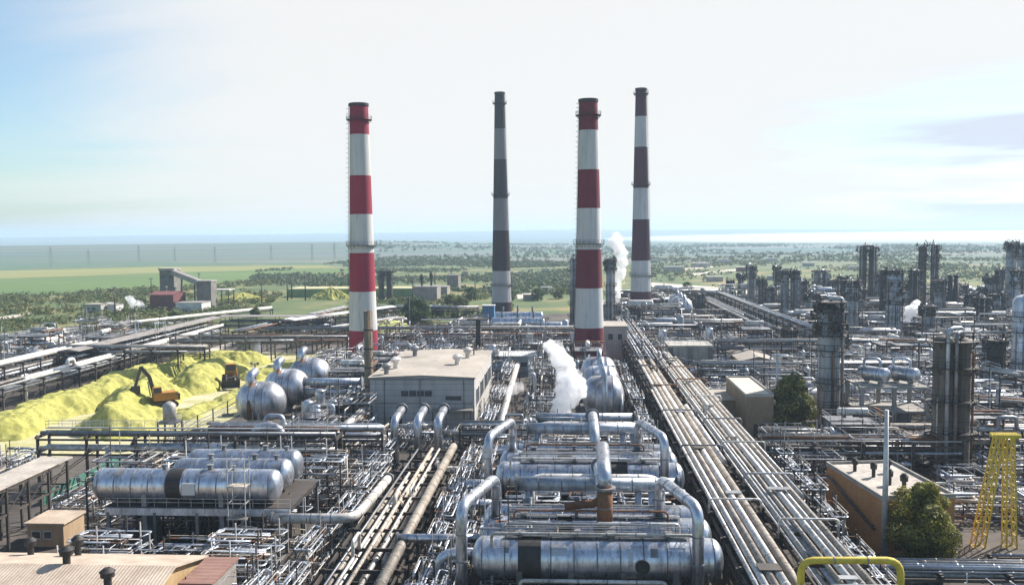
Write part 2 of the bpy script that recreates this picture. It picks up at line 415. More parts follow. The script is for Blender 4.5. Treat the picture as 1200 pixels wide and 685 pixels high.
def drum(name, label, loc, L, r, z, ax='X', m=None, group=None, saddles=2, saddle_mat=None, manway=None, nozzles=(), bands=True, dark=None, ratio=0.5, n=36, cat='vessel', seam_mat=None, walkway=False, base=0.0, rz=0.0):
    """horizontal pressure vessel: shell, heads, saddles, nozzles, strap bands"""
    m = m or alu
    t = thing(name, label, cat, (loc[0], loc[1], base), rz, group)
    d = Vector((1, 0, 0)) if ax == 'X' else Vector((0, 1, 0))
    p = Vector((-d.y, d.x, 0))
    z -= base
    o = Vector((0, 0, z))
    MB().lathe([(r, -L / 2), (r, L / 2)], n, o, d).build('shell', m, t)
    for sgn in (-1, 1):
        pr = head(r, ratio)
        MB().lathe(pr, n, o + d * sgn * L / 2, d * sgn).build('end_cap', m, t)
    if bands:
        b = MB(); k = max(2, int(L / 2.2))
        for i in range(k + 1):
            q = -L / 2 + L * i / k
            b.ring(o + d * q, d, r + 0.002, 0.14, 0.035, n)
        b.build('seam', seam_mat or steel_grey, t)
    if dark:
        for q, w in dark:
            MB().ring(o + d * q, d, r + 0.004, w, 0.05, n).build('bare_band', black_iron, t)
    pr_ = random.Random(int(abs(loc[0] * 13 + loc[1] * 7)))
    pv = Vector((0, 0, 1)).cross(d)
    for _ in range(min(9, int(L / 2.6))):
        q = pr_.uniform(-.46, .42) * L; ww = pr_.uniform(.5, 1.7); a0 = pr_.uniform(-.2, 2.4); a1 = a0 + pr_.uniform(.35, 1.1)
        vs = []; nn = 9
        for i in range(nn + 1):
            a = a0 + (a1 - a0) * i / nn; rad = (pv * -math.cos(a) + Vector((0, 0, 1)) * math.sin(a)) * (r + .025)
            vs += [o + d * q + rad, o + d * (q + ww) + rad]
        MB().add(vs, [(2 * i, 2 * i + 2, 2 * i + 3, 2 * i + 1) for i in range(nn)], True).build('cladding_patch', pr_.choice([pipe_grey, alu_dull, alu_dull, alu_stained, steel_grey, col_shell]), t)
    for i in range(saddles):
        q = (-0.5 + (i + 0.5) / saddles) * L * 0.9 if saddles > 1 else 0
        s = MB(); c = o + d * q
        poly = [(-r * 0.9, 0), (r * 0.9, 0), (r * 0.95, z - r * 0.35), (r * 0.75, z - r * 0.68), (r * 0.4, z - r * 0.93), (0, z - r), (-r * 0.4, z - r * 0.93), (-r * 0.75, z - r * 0.68), (-r * 0.95, z - r * 0.35)]
        vs = []
        for h in (-0.3, 0.3): vs += [d * (q + h) + p * a + Vector((0, 0, b)) for a, b in poly]
        k = len(poly)
        s.add(vs, [tuple(range(k - 1, -1, -1)), tuple(range(k, 2 * k))] + [(j, (j + 1) % k, k + (j + 1) % k, k + j) for j in range(k)])
        s.build('saddle', saddle_mat or conc, t)
    if manway is not None:
        q, side = manway
        c = o + d * q + p * side * r * 0.97
        mm = MB().cyl(c, c + p * side * 0.35, 0.55, n=20); mm.cyl(c + p * side * 0.35, c + p * side * 0.5, 0.75, n=20)
        mm.build('manway', black_iron, t)
    for q, h, rr in nozzles:
        c = o + d * q
        mm = MB().cyl(c + Vector((0, 0, r * 0.9)), c + Vector((0, 0, r + h)), rr, n=14)
        mm.cyl(c + Vector((0, 0, r + h)), c + Vector((0, 0, r + h + 0.12)), rr * 1.5, n=14)
        mm.build('nozzle', steel_grey, t)
    if walkway:
        w = MB(); zt = z + r + 0.25
        w.box(o + Vector((0, 0, r + 0.25)), (L * 0.8, 0.9, 0.06) if ax == 'X' else (0.9, L * 0.8, 0.06))
        w.build('walkway', steel_grey, t)
        h = MB(); e = d * L * 0.4; u = Vector((0, 0, zt))
        rail_mb(h, [u - e - p * .45, u + e - p * .45, u + e + p * .45, u - e + p * .45], closed=True)
        h.build('handrail', steel_pale, t)
    return t

def pipe_thing(name, label, pts, r, m, bend=1.0, group=None, n=14, flanges=0, cat='pipe', supports=0, clad=True):
    pts = [Vector(p) for p in pts]
    o = Vector((pts[0].x, pts[0].y, 0))
    t = thing(name, label, cat, o, 0, group)
    f = MB().tube([p - o for p in pts], r, n, bend)
    P = [p - o for p in pts]
    for a, b in zip(P, P[1:]):
        L = (b - a).length
        k = int(L / 3.2)
        for i in range(1, k + 1):
            q = a + (b - a) * i / (k + 1)
            f.ring(q, (b - a), r - 0.01, 0.12, 0.04, n, 1)
    for q, dd in ((P[0], P[1] - P[0]), (P[-1], P[-2] - P[-1])):
        f.ring(q + dd.normalized() * 0.15, dd, r * 0.98, 0.25, r * 0.35 + 0.05, n, 1)
    f.build('tube', [m, steel_grey], t)
    if supports:
        for i in range(supports):
            s = (i + 0.5) / supports; tot = sum((b - a).length for a, b in zip(P, P[1:])) * s
            for a, b in zip(P, P[1:]):
                L = (b - a).length
                if tot <= L:
                    q = a + (b - a) * tot / L; break
                tot -= L
            if q.z > 0.6:
                g = MB(); dd = (b - a).normalized(); p = Vector((-dd.y, dd.x, 0)) if abs(dd.z) < 0.9 else Vector((1, 0, 0))
                for sg in (-1, 1): g.bar((q.x + p.x * sg * r * 1.3, q.y + p.y * sg * r * 1.3, 0), (q.x + p.x * sg * r * 1.3, q.y + p.y * sg * r * 1.3, q.z - r), 0.22)
                g.bar(q + p * r * 1.5 - Vector((0, 0, r + .1)), q - p * r * 1.5 - Vector((0, 0, r + .1)), 0.22)
                g.build('support', steel_dark, t)
    return t

def loop_pipe(a, b, top, r, bend=None):
    """inverted U from point a to point b with its crown at height top"""
    return [a, (a[0], a[1], top), (b[0], b[1], top), b]

RNG = random.Random(11)
PIPE_MATS = [pipe_white, pipe_tan, pipe_grey, pipe_grey, alu_dull, pipe_white, steel_grey, pipe_tan, steel_dark, pipe_grey, alu_dull, pipe_rust]
def pick(w, rng=None): return (rng or RNG).choice(w)

def pipe_rack(label, a, b, width, levels, pipes, span=7.5, post=0.35, m_post=None, seed=1, group=None, walkway=False, brace=True, name='pipe_rack', roof=None, loops=0.15, hoops=0, n=8, post_z=0.0, cat='pipe rack'):
    """trestle from a to b; levels = heights; pipes = per level list of (offset, radius, material) or a count"""
    rng = random.Random(seed); m_post = m_post or steel_dark
    a, b = Vector((a[0], a[1], 0)), Vector((b[0], b[1], 0)); d = b - a; L = d.length
    t = thing(name, label, cat, a, math.atan2(d.y, d.x), group)
    k = max(1, round(L / span)); top = max(levels)
    for i in range(k + 1):
        x = L * i / k
        m = MB()
        for s in (-1, 1):
            m.bar((x, s * width / 2, post_z), (x, s * width / 2, top + 0.1), post)
        for z in levels: m.bar((x, -width / 2 - 0.5, z - 0.22), (x, width / 2 + 0.5, z - 0.22), post * 0.9, 0.4)
        if brace and i % 3 == 0: m.bar((x, -width / 2, 0.3), (x, width / 2, levels[0] - 0.5), 0.14)
        m.build('trestle', m_post, t)
    for s in (-1, 1):
        m = MB()
        for z in levels: m.bar((0, s * width / 2, z - 0.6), (L, s * width / 2, z - 0.6), 0.2, 0.3)
        if brace:
            for i in range(0, k, 2): m.bar((L * i / k, s * width / 2, 0.3), (L * (i + 1) / k, s * width / 2, levels[0] - 0.5), 0.12)
        m.build('side_beam', m_post, t)
    for li, z in enumerate(levels):
        pl = pipes[li]
        if isinstance(pl, int):
            q = pl; pl = []
            for i in range(q):
                r = rng.choice([0.08, 0.12, 0.16, 0.2, 0.26, 0.32]) * min(1.3, width / q * 1.6)
                pl.append((-width / 2 + 0.4 + (width - 0.8) * (i + 0.5 + rng.uniform(-.2, .2)) / q, min(r, width / q * 0.46), rng.choice(PIPE_MATS)))
        for off, r, pm in pl:
            x0 = 0 if rng.random() < 0.7 else rng.uniform(0, L * 0.4); x1 = L if rng.random() < 0.7 else rng.uniform(L * 0.6, L)
            zc = z + r
            pts = [(x0, off, zc)]
            if rng.random() < 0.4 and x0 > 0: pts.insert(0, (x0, off, 0.5))
            if rng.random() < loops and L > 25:
                xl = rng.uniform(x0 + 6, x1 - 8); hh = rng.uniform(1.0, 2.2)
                pts += [(xl, off, zc), (xl, off, zc + hh), (xl + 3, off, zc + hh), (xl + 3, off, zc)]
            pts.append((x1, off, zc))
            if rng.random() < 0.4 and x1 < L: pts.append((x1, off, 0.5))
            m = MB().tube(pts, r, 12 if r > 0.25 else n, max(0.35, r * 2))
            if r > 0.15:
                xx = x0 + rng.uniform(1, 4)
                while xx < x1:
                    m.ring((xx, off, zc), (1, 0, 0), r + 0.002, 0.14, 0.035, 12); xx += rng.uniform(3.2, 5)
            m.build('pipe', pm, t)
    if hoops:
        for i in range(0, k + 1, hoops):
            x = L * i / k + rng.uniform(-1, 1); zt = top + rng.uniform(1.2, 1.9)
            MB().tube([(x, -width / 2 - .3, top - .4), (x, -width / 2 - .3, zt), (x, width / 2 + .3, zt), (x, width / 2 + .3, top - .4)], .13, 8, .5).build('crossing_pipe', rng.choice([pipe_white, steel_grey, pipe_grey, pipe_rust]), t)
        for i in range(0, k, 3):
            x = L * (i + rng.uniform(.2, .8)) / k; w1 = width * rng.uniform(.2, .5); y0 = rng.uniform(-width / 2, width / 2 - w1)
            MB().box((x, y0 + w1 / 2, top + .95), (rng.uniform(.8, 3.2), w1, .1)).build('step_over_deck', rng.choice([steel_grey, steel_dark]), t)
    if walkway:
        z = top + 0.05
        MB().box((L / 2, width / 2 - 0.5, z + 0.7), (L, 0.9, 0.08)).build('walkway', steel_grey, t)
        h = MB(); rail_mb(h, [(0, width / 2 - 0.05, z + 0.74), (L, width / 2 - 0.05, z + 0.74)], step=2.2); rail_mb(h, [(0, width / 2 - 0.95, z + 0.74), (L, width / 2 - 0.95, z + 0.74)], step=2.2)
        h.build('handrail', steel_pale, t)
    if roof:
        m = MB(); zr = top + 2.6; w = width / 2 + 0.6
        m.add([(0, -w, zr - 0.5), (0, 0, zr), (0, w, zr - 0.5), (L, -w, zr - 0.5), (L, 0, zr), (L, w, zr - 0.5),
               (0, -w, zr - 0.65), (0, w, zr - 0.65), (L, -w, zr - 0.65), (L, w, zr - 0.65)],
              [(0, 1, 4, 3), (1, 2, 5, 4), (6, 8, 9, 7), (0, 3, 8, 6), (2, 7, 9, 5), (0, 6, 7, 2, 1), (3, 4, 5, 9, 8)])
        m.build('roof', roof, t)
        for i in range(k + 1):
            for s in (-1, 1): MB().bar((L * i / k, s * width / 2, top), (L * i / k, s * width / 2, zr - 0.55), 0.18).build('roof_post', m_post, t)
    return t

def manhattan(rng, w, d, h, segs, zmin=0.4):
    p = [rng.uniform(-w / 2, w / 2), rng.uniform(-d / 2, d / 2), rng.choice([0.5, 1.2, 2.0, h * 0.5, h * 0.75, h])]
    pts = [tuple(p)]; last = -1
    for _ in range(segs):
        ax = rng.choice([x for x in (0, 0, 1, 1, 2) if x != last]); last = ax
        if ax == 2: p[2] = min(h, max(zmin, p[2] + rng.choice([-1, 1]) * rng.uniform(h * .25, h * .8)))
        elif ax == 0: p[0] = min(w / 2, max(-w / 2, p[0] + rng.choice([-1, 1]) * rng.uniform(w * .25, w * .9)))
        else: p[1] = min(d / 2, max(-d / 2, p[1] + rng.choice([-1, 1]) * rng.uniform(d * .25, d * .9)))
        if (Vector(p) - Vector(pts[-1])).length > 0.8: pts.append(tuple(p))
    return pts

def valve_mb(p, s=0.3):
    p = Vector(p); m = MB()
    m.cyl(p - Vector((s * 1.2, 0, 0)), p, s * 0.8, s * 0.45, 8); m.cyl(p, p + Vector((s * 1.2, 0, 0)), s * 0.45, s * 0.8, 8)
    m.cyl(p, p + Vector((0, 0, s * 2.4)), s * 0.16, n=6); m.lathe([(s, -0.04), (s, 0.04), (s * 0.8, 0.04), (s * 0.8, -0.04), (s, -0.04)], 10, p + Vector((0, 0, s * 2.4)))
    return m

def add_pipes(t, rng, w, d, h, n, rmin=0.05, rmax=0.2, off=(0, 0), mats=None, merge=1):
    i = 0
    while i < n:
        m = MB(); pm = rng.choice(mats or PIPE_MATS)
        for _ in range(merge):
            pts = [(x + off[0], y + off[1], z) for x, y, z in manhattan(rng, w, d, h, rng.randint(2, 5))]
            if len(pts) < 2: continue
            r = rng.uniform(rmin, rmax) ** 1.0
            m.tube(pts, r, 7, max(0.3, r * 2.2))
            i += 1
            if i >= n: break
        if m.v: m.build('pipe', pm, t)
        else: i += 1

def posts_supports(t, rng, w, d, h, n, off=(0, 0), m=None):
    for _ in range(n):
        x, y, z = rng.uniform(-w / 2, w / 2) + off[0], rng.uniform(-d / 2, d / 2) + off[1], rng.uniform(h * .5, h)
        g = MB().bar((x, y, 0), (x, y, z), 0.18); l = rng.uniform(1, 2.5)
        if rng.random() < .5: g.bar((x - l / 2, y, z), (x + l / 2, y, z), 0.16)
        else: g.bar((x, y - l / 2, z), (x, y + l / 2, z), 0.16)
        g.build('support', m or steel_dark, t)

def frame_parts(t, w, d, levels, post=0.3, m=None, rail=True, deck=True, bays=2, brace=True, deck_mat=None):
    m = m or steel_dark; top = levels[-1]
    for i in range(bays + 1):
        for s in (-1, 1):
            MB().bar((-w / 2 + w * i / bays, s * d / 2, 0), (-w / 2 + w * i / bays, s * d / 2, top), post).build('post', m, t)
    for z in levels:
        g = MB()
        for s in (-1, 1):
            g.bar((-w / 2, s * d / 2, z - .16), (w / 2, s * d / 2, z - .16), 0.2, 0.3)
        for i in range(bays + 1): g.bar((-w / 2 + w * i / bays, -d / 2, z - .18), (-w / 2 + w * i / bays, d / 2, z - .18), 0.18, 0.28)
        g.build('beam', m, t)
        if deck: MB().box((0, 0, z + 0.03), (w + 0.3, d + 0.3, 0.06)).build('deck', deck_mat or steel_grey, t)
        if rail:
            h = MB(); rail_mb(h, [(-w / 2 - .1, -d / 2 - .1, z + .06), (w / 2 + .1, -d / 2 - .1, z + .06), (w / 2 + .1, d / 2 + .1, z + .06), (-w / 2 - .1, d / 2 + .1, z + .06)], closed=True, step=1.8)
            h.build('handrail', steel_pale, t)
    if brace:
        g = MB(); zs = [0.1] + list(levels)
        for z0, z1 in zip(zs, zs[1:]):
            for s in (-1, 1): g.bar((-w / 2, s * d / 2, z0), (-w / 2 + w / bays, s * d / 2, z1 - .3), 0.1)
        g.build('brace', m, t)

def small_drum_parts(t, c, L, r, ax=(1, 0, 0), m=None, n=18):
    m = m or alu_dull
    MB().lathe(dome(r, L), n, c, ax).build('drum', m, t)
    b = MB()
    for q in (-.3, .3):
        b.ring(Vector(c) + Vector(ax) * q * L, ax, r + .002, 0.12, 0.04, n)
        p = Vector(c) + Vector(ax) * q * L
        b.box((p.x, p.y, p.z - r - 0.1), (0.5, r * 1.4, 0.5) if abs(ax[0]) > .5 else (r * 1.4, 0.5, 0.5))
    b.build('drum_saddle', steel_grey, t)

def v_drum_parts(t, x, y, z0, h, r, m=None, n=18):
    m = m or alu_dull
    pr = [(0.01, z0 + 0.8)] + [(r * math.sin(PI / 2 * i / 4), z0 + 0.8 + r * .5 - r * .5 * math.cos(PI / 2 * i / 4)) for i in range(1, 5)] + [(r, z0 + h - r * .5)] + [(r * math.cos(PI / 2 * i / 5), z0 + h - r * .5 + r * .5 * math.sin(PI / 2 * i / 5)) for i in range(1, 6)]
    MB().lathe(pr, n, (x, y, 0)).build('vertical_drum', m, t)
    g = MB()
    for k in range(4):
        a = PI / 4 + k * PI / 2; g.bar((x + r * .85 * math.cos(a), y + r * .85 * math.sin(a), z0), (x + r * .85 * math.cos(a), y + r * .85 * math.sin(a), z0 + 1.4), 0.14)
    g.build('drum_leg', steel_dark, t)

def pump_parts(t, x, y, rz=0):
    m = MB(); c, s = math.cos(rz), math.sin(rz)
    def P(a, b, z): return (x + a * c - b * s, y + a * s + b * c, z)
    m.box((x, y, 0.15), (2.2, 0.9, 0.3), rz); m.cyl(P(-.9, 0, .75), P(.1, 0, .75), 0.36, n=12); m.cyl(P(.1, 0, .75), P(.45, 0, .75), 0.14, n=8); m.cyl(P(.45, 0, .75), P(.8, 0, .75), 0.45, n=14); m.cyl(P(.62, 0, .9), P(.62, 0, 1.8), 0.13, n=8)
    m.build('pump', steel_blue, t)

# the kinds of process equipment that stand in crowds through the plant
def unit_tangle(seed, w=11, d=10, h=5, n=26, big=True):
    rng = random.Random(seed)
    t = thing('pipework', None, 'pipework')
    add_pipes(t, rng, w, d, h, n, 0.05, 0.17)
    add_pipes(t, rng, w, d, h * 1.1, n // 2, 0.035, 0.07)
    for _ in range(4):
        x, y = rng.uniform(-w / 2, w / 2), rng.uniform(-d / 2, d / 2); MB().bar((x, y, 0), (x, y, h * rng.uniform(1.1, 1.7)), .13).build('post', rng.choice([steel_dark, steel_pale]), t)
    if big: add_pipes(t, rng, w, d, h, 4, 0.22, 0.36, mats=[alu_dull, pipe_white, pipe_tan])
    posts_supports(t, rng, w, d, h, 7)
    for _ in range(5): valve_mb((rng.uniform(-w / 2, w / 2), rng.uniform(-d / 2, d / 2), rng.uniform(.8, h * .7)), rng.uniform(.22, .38)).build('valve', rng.choice([steel_grey, steel_blue, pipe_rust]), t)
    return t
def unit_frame(seed, w=9, d=8, levels=(4.2, 8.0), n=14):
    rng = random.Random(seed)
    t = thing('process_structure', None, 'process structure')
    frame_parts(t, w, d, levels, m=rng.choice([steel_dark, steel_grey, conc_dark]))
    for z in levels:
        if rng.random() < .8: small_drum_parts(t, (rng.uniform(-1, 1), rng.uniform(-1.5, 1.5), z + 1.5), w * .6, rng.uniform(.7, 1.1), (1, 0, 0), rng.choice([alu, alu_dull, pipe_white]))
    add_pipes(t, rng, w + 3, d + 2, levels[-1] + 1.5, n, 0.06, 0.22)
    return t
def unit_exchanger(seed, w=9, d=7):
    rng = random.Random(seed)
    t = thing('heat_exchanger', None, 'heat exchanger')
    for i in range(2):
        for z in (1.4, 3.3):
            small_drum_parts(t, (0, -1.6 + 3.2 * i, z), w * .8, .75, (1, 0, 0), rng.choice([alu, alu_dull]))
    for x in (-w * .25, w * .25):
        MB().box((x, 0, 0.35), (0.6, 5.2, 0.7)).build('plinth', conc, t)
    add_pipes(t, rng, w, d, 5.5, 12, 0.07, 0.2)
    return t
def unit_vertical(seed, k=3, h=9):
    rng = random.Random(seed)
    t = thing('vessel_cluster', None, 'vessels')
    for i in range(k):
        v_drum_parts(t, (i - (k - 1) / 2) * 3.6, rng.uniform(-1, 1), 0, h * rng.uniform(.7, 1.1), rng.uniform(.9, 1.4), rng.choice([alu, alu_dull, col_shell]))
    frame_parts(t, k * 3.6, 5, (h * .55,), rail=True, bays=k)
    add_pipes(t, rng, k * 4, 7, h, 14, 0.06, 0.2)
    return t
def unit_pumps(seed, k=4):
    rng = random.Random(seed)
    t = thing('pump_line', None, 'pumps')
    for i in range(k): pump_parts(t, (i - (k - 1) / 2) * 2.8, -1, PI / 2)
    for z in (2.2, 3.0, 3.6): MB().tube([(-k * 1.6, rng.uniform(.2, 1.6), z), (k * 1.6, rng.uniform(.2, 1.6), z)], rng.uniform(.12, .26), 10).build('header', rng.choice(PIPE_MATS), t)
    add_pipes(t, rng, k * 3, 6, 3.6, 16, 0.05, 0.13)
    posts_supports(t, rng, k * 3, 5, 3.5, 6)
    return t
def unit_bigdrum(seed, L=11, r=1.7):
    rng = random.Random(seed)
    t = thing('feed_drum', None, 'drum')
    z = r + 2.2
    MB().lathe(dome(r, L), 28, (0, 0, z), (1, 0, 0)).build('shell', rng.choice([alu, alu_dull, pipe_white]), t)
    for q in (-.3, .3):
        MB().box((q * L, 0, z / 2 - r * .35), (0.7, r * 1.7, z - r * .7)).build('saddle', conc, t)
    b = MB()
    for i in range(6): b.ring((-L / 2 + L * i / 5, 0, z), (1, 0, 0), r + .002, .14, .035, 28)
    b.build('seam', steel_grey, t)
    MB().tube([(-L * .3, 0, z + r * .9), (-L * .3, 0, z + r + 2), (L * .2, 0, z + r + 2), (L * .2, 0, z + r * .9)], .3, 12, .9).build('loop_pipe', alu_dull, t)
    add_pipes(t, rng, L + 2, 6, 5, 12, .06, .2)
    return t

def far_block(seed, w=22, d=16, h=8):
    """distant process block, parts too small to show one by one"""
    rng = random.Random(seed)
    t = thing('process_block', None, 'process block')
    g = MB()
    for i in range(4):
        for j in range(3): g.bar((-w / 2 + w * i / 3, -d / 2 + d * j / 2, 0), (-w / 2 + w * i / 3, -d / 2 + d * j / 2, h * .8), .4)
    for z in (h * .4, h * .8):
        for i in range(4): g.bar((-w / 2 + w * i / 3, -d / 2, z), (-w / 2 + w * i / 3, d / 2, z), .3)
        for j in range(3): g.bar((-w / 2, -d / 2 + d * j / 2, z), (w / 2, -d / 2 + d * j / 2, z), .3)
    for x in (-w * .3, w * .05, w * .33): g.box((x, 0, h * .4 + .1), (w * .25, d * .9, .2))
    g.build('frame', steel_dark, t)
    for k in range(3):
        m = MB()
        for _ in range(7):
            pts = manhattan(rng, w * 1.1, d, h, rng.randint(2, 4))
            if len(pts) > 1: m.tube(pts, rng.uniform(.12, .4), 7, .8)
        m.build('pipework', rng.choice([pipe_white, pipe_grey, steel_dark, alu_dull, pipe_grey]), t)
    for k in range(rng.randint(1, 3)):
        x, y, z = rng.uniform(-w * .3, w * .3), rng.uniform(-d * .3, d * .3), rng.choice([2.5, h * .8 + 1.5])
        MB().lathe(dome(1.4, rng.uniform(5, 10)), 16, (x, y, z), (1, 0, 0) if rng.random() < .6 else (0, 1, 0)).build('drum', rng.choice([alu, alu_dull, pipe_white]), t)
    if rng.random() < .6:
        x = rng.uniform(-w * .4, w * .4); y = rng.uniform(-d * .3, d * .3)
        MB().lathe([(1.2, 0), (1.2, h * 1.3), (.8, h * 1.3 + .5), (0, h * 1.3 + .7)], 14, (x, y, 0)).build('column', col_shell, t)
    return t

def column_tower(label, base, row_top, r, m=None, plats=(0.55, 0.8, 0.97), seed=0, name='distillation_tower', group=None, top=None, twin=None, dark_top=0.0, goose=True, skirt=True):
    rng = random.Random(seed); m = m or col_shell
    x, y = base.x, base.y; h = top or zrow(x, y, row_top)
    t = thing(name, label, 'column', (x, y, 0), 0, group)
    hs = [(0, 0, h)] if not twin else [(-twin / 2, 0, h), (twin / 2, 0.4, h * 0.985)]
    for dx, dy, hh in hs:
        hd = hh - r * .6
        MB().lathe([(r * 1.12, 0), (r, h * .1), (r, hd)] + [(r * math.cos(PI / 2 * i / 5), hd + r * .6 * math.sin(PI / 2 * i / 5)) for i in range(1, 6)], 28, (dx, dy, 0)).build('shell', m, t)
        b = MB()
        for i in range(1, max(3, int(h / 2.4))): b.ring((dx, dy, hd * i / max(3, int(h / 2.4))), (0, 0, 1), r + .002, .12, .04, 28)
        b.build('seam', steel_dark, t)
    ex = r + (twin / 2 if twin else 0)
    np_ = int(h / 5.5); extra = [(i + .6) / (np_ + .6) for i in range(np_)]
    plats = sorted(set(list(plats) + [e for e in extra if min(abs(e - p) for p in plats) > .09]))
    for f in plats:
        z = h * f; g = MB()
        g.prism([(math.cos(2 * PI * k / 16) * (ex + 1.2), math.sin(2 * PI * k / 16) * (r + 1.2)) for k in range(16)], z - .1, z)
        rail_mb(g, [(math.cos(2 * PI * k / 12) * (ex + 1.15), math.sin(2 * PI * k / 12) * (r + 1.15), z) for k in range(12)], closed=True, step=1.3, t=0.07)
        for k in range(8):
            a = 2 * PI * k / 8; g.bar((math.cos(a) * (ex + 1.1), math.sin(a) * (r + 1.1), z - .1), (math.cos(a) * ex, math.sin(a) * r, z - 1.4), .12)
        g.build('platform', steel_dark, t)
    for k in range(3):
        a = -.35 - k * 1.15 + rng.uniform(-.2, .2); q = .25; zt = h * rng.uniform(.55, .95)
        MB().tube([(math.cos(a) * (ex + q), math.sin(a) * (r + q + .1), 0), (math.cos(a) * (ex + q), math.sin(a) * (r + q + .1), zt), (math.cos(a) * ex * .5, math.sin(a) * r * .5, zt)], rng.uniform(.1, .2), 7, .4).build('downpipe', rng.choice([pipe_grey, alu_dull, pipe_rust, pipe_white]), t)
    g = MB(); ladder_mb(g, (ex * .3, -r - .35, 1), (ex * .3, -r - .35, h * max(plats)), .6, (1, 0, 0), .08); g.build('ladder', steel_dark, t)
    if goose:
        for k in range(2):
            a = rng.uniform(-2.6, -.4); rr = rng.uniform(.18, .32); ox, oy = math.cos(a) * (ex + .5), math.sin(a) * (r + .5)
            zt = h + rng.uniform(.5, 1.6)
            MB().tube([(ox, oy, .5), (ox, oy, zt), (0 if not twin else twin / 2, 0, zt), (0 if not twin else twin / 2, 0, h - r * .3)], rr, 10, .9).build('vapour_line', rng.choice([alu_dull, pipe_grey, pipe_white]), t)
    if dark_top:
        g = MB(); z0 = h * (1 - dark_top)
        for k in range(60):
            a = rng.uniform(0, 2 * PI); q = rng.uniform(r * .7, r + 1.3); z = rng.uniform(z0, h + 1)
            g.bar((math.cos(a) * q, math.sin(a) * q, z), (math.cos(a + .5) * q, math.sin(a + .5) * q, z + rng.uniform(-1, 2.4)), rng.uniform(.12, .3))
        for k in range(4):
            a = 2 * PI * k / 4 + .5; g.bar((math.cos(a) * (r + 1), math.sin(a) * (r + 1), z0), (math.cos(a) * (r + 1), math.sin(a) * (r + 1), h + 1.4), .18)
        for k in range(34):
            a = rng.uniform(0, 2 * PI); q = rng.uniform(r * .9, r + 1.3); z = rng.uniform(z0, h + .8); s_ = rng.uniform(.25, .9)
            g.box((math.cos(a) * (q + ex - r), math.sin(a) * q, z), (s_, s_, rng.uniform(.3, 1.6)), a)
        for z in (z0, z0 + (h - z0) * .4, z0 + (h - z0) * .75, h + .5):
            g.prism([(math.cos(2 * PI * k / 14) * (ex + 1.35) * rng.uniform(.85, 1.1), math.sin(2 * PI * k / 14) * (r + 1.35)) for k in range(14)], z - .12, z + .06)
        g.build('top_steelwork', steel_dark, t)
    return t

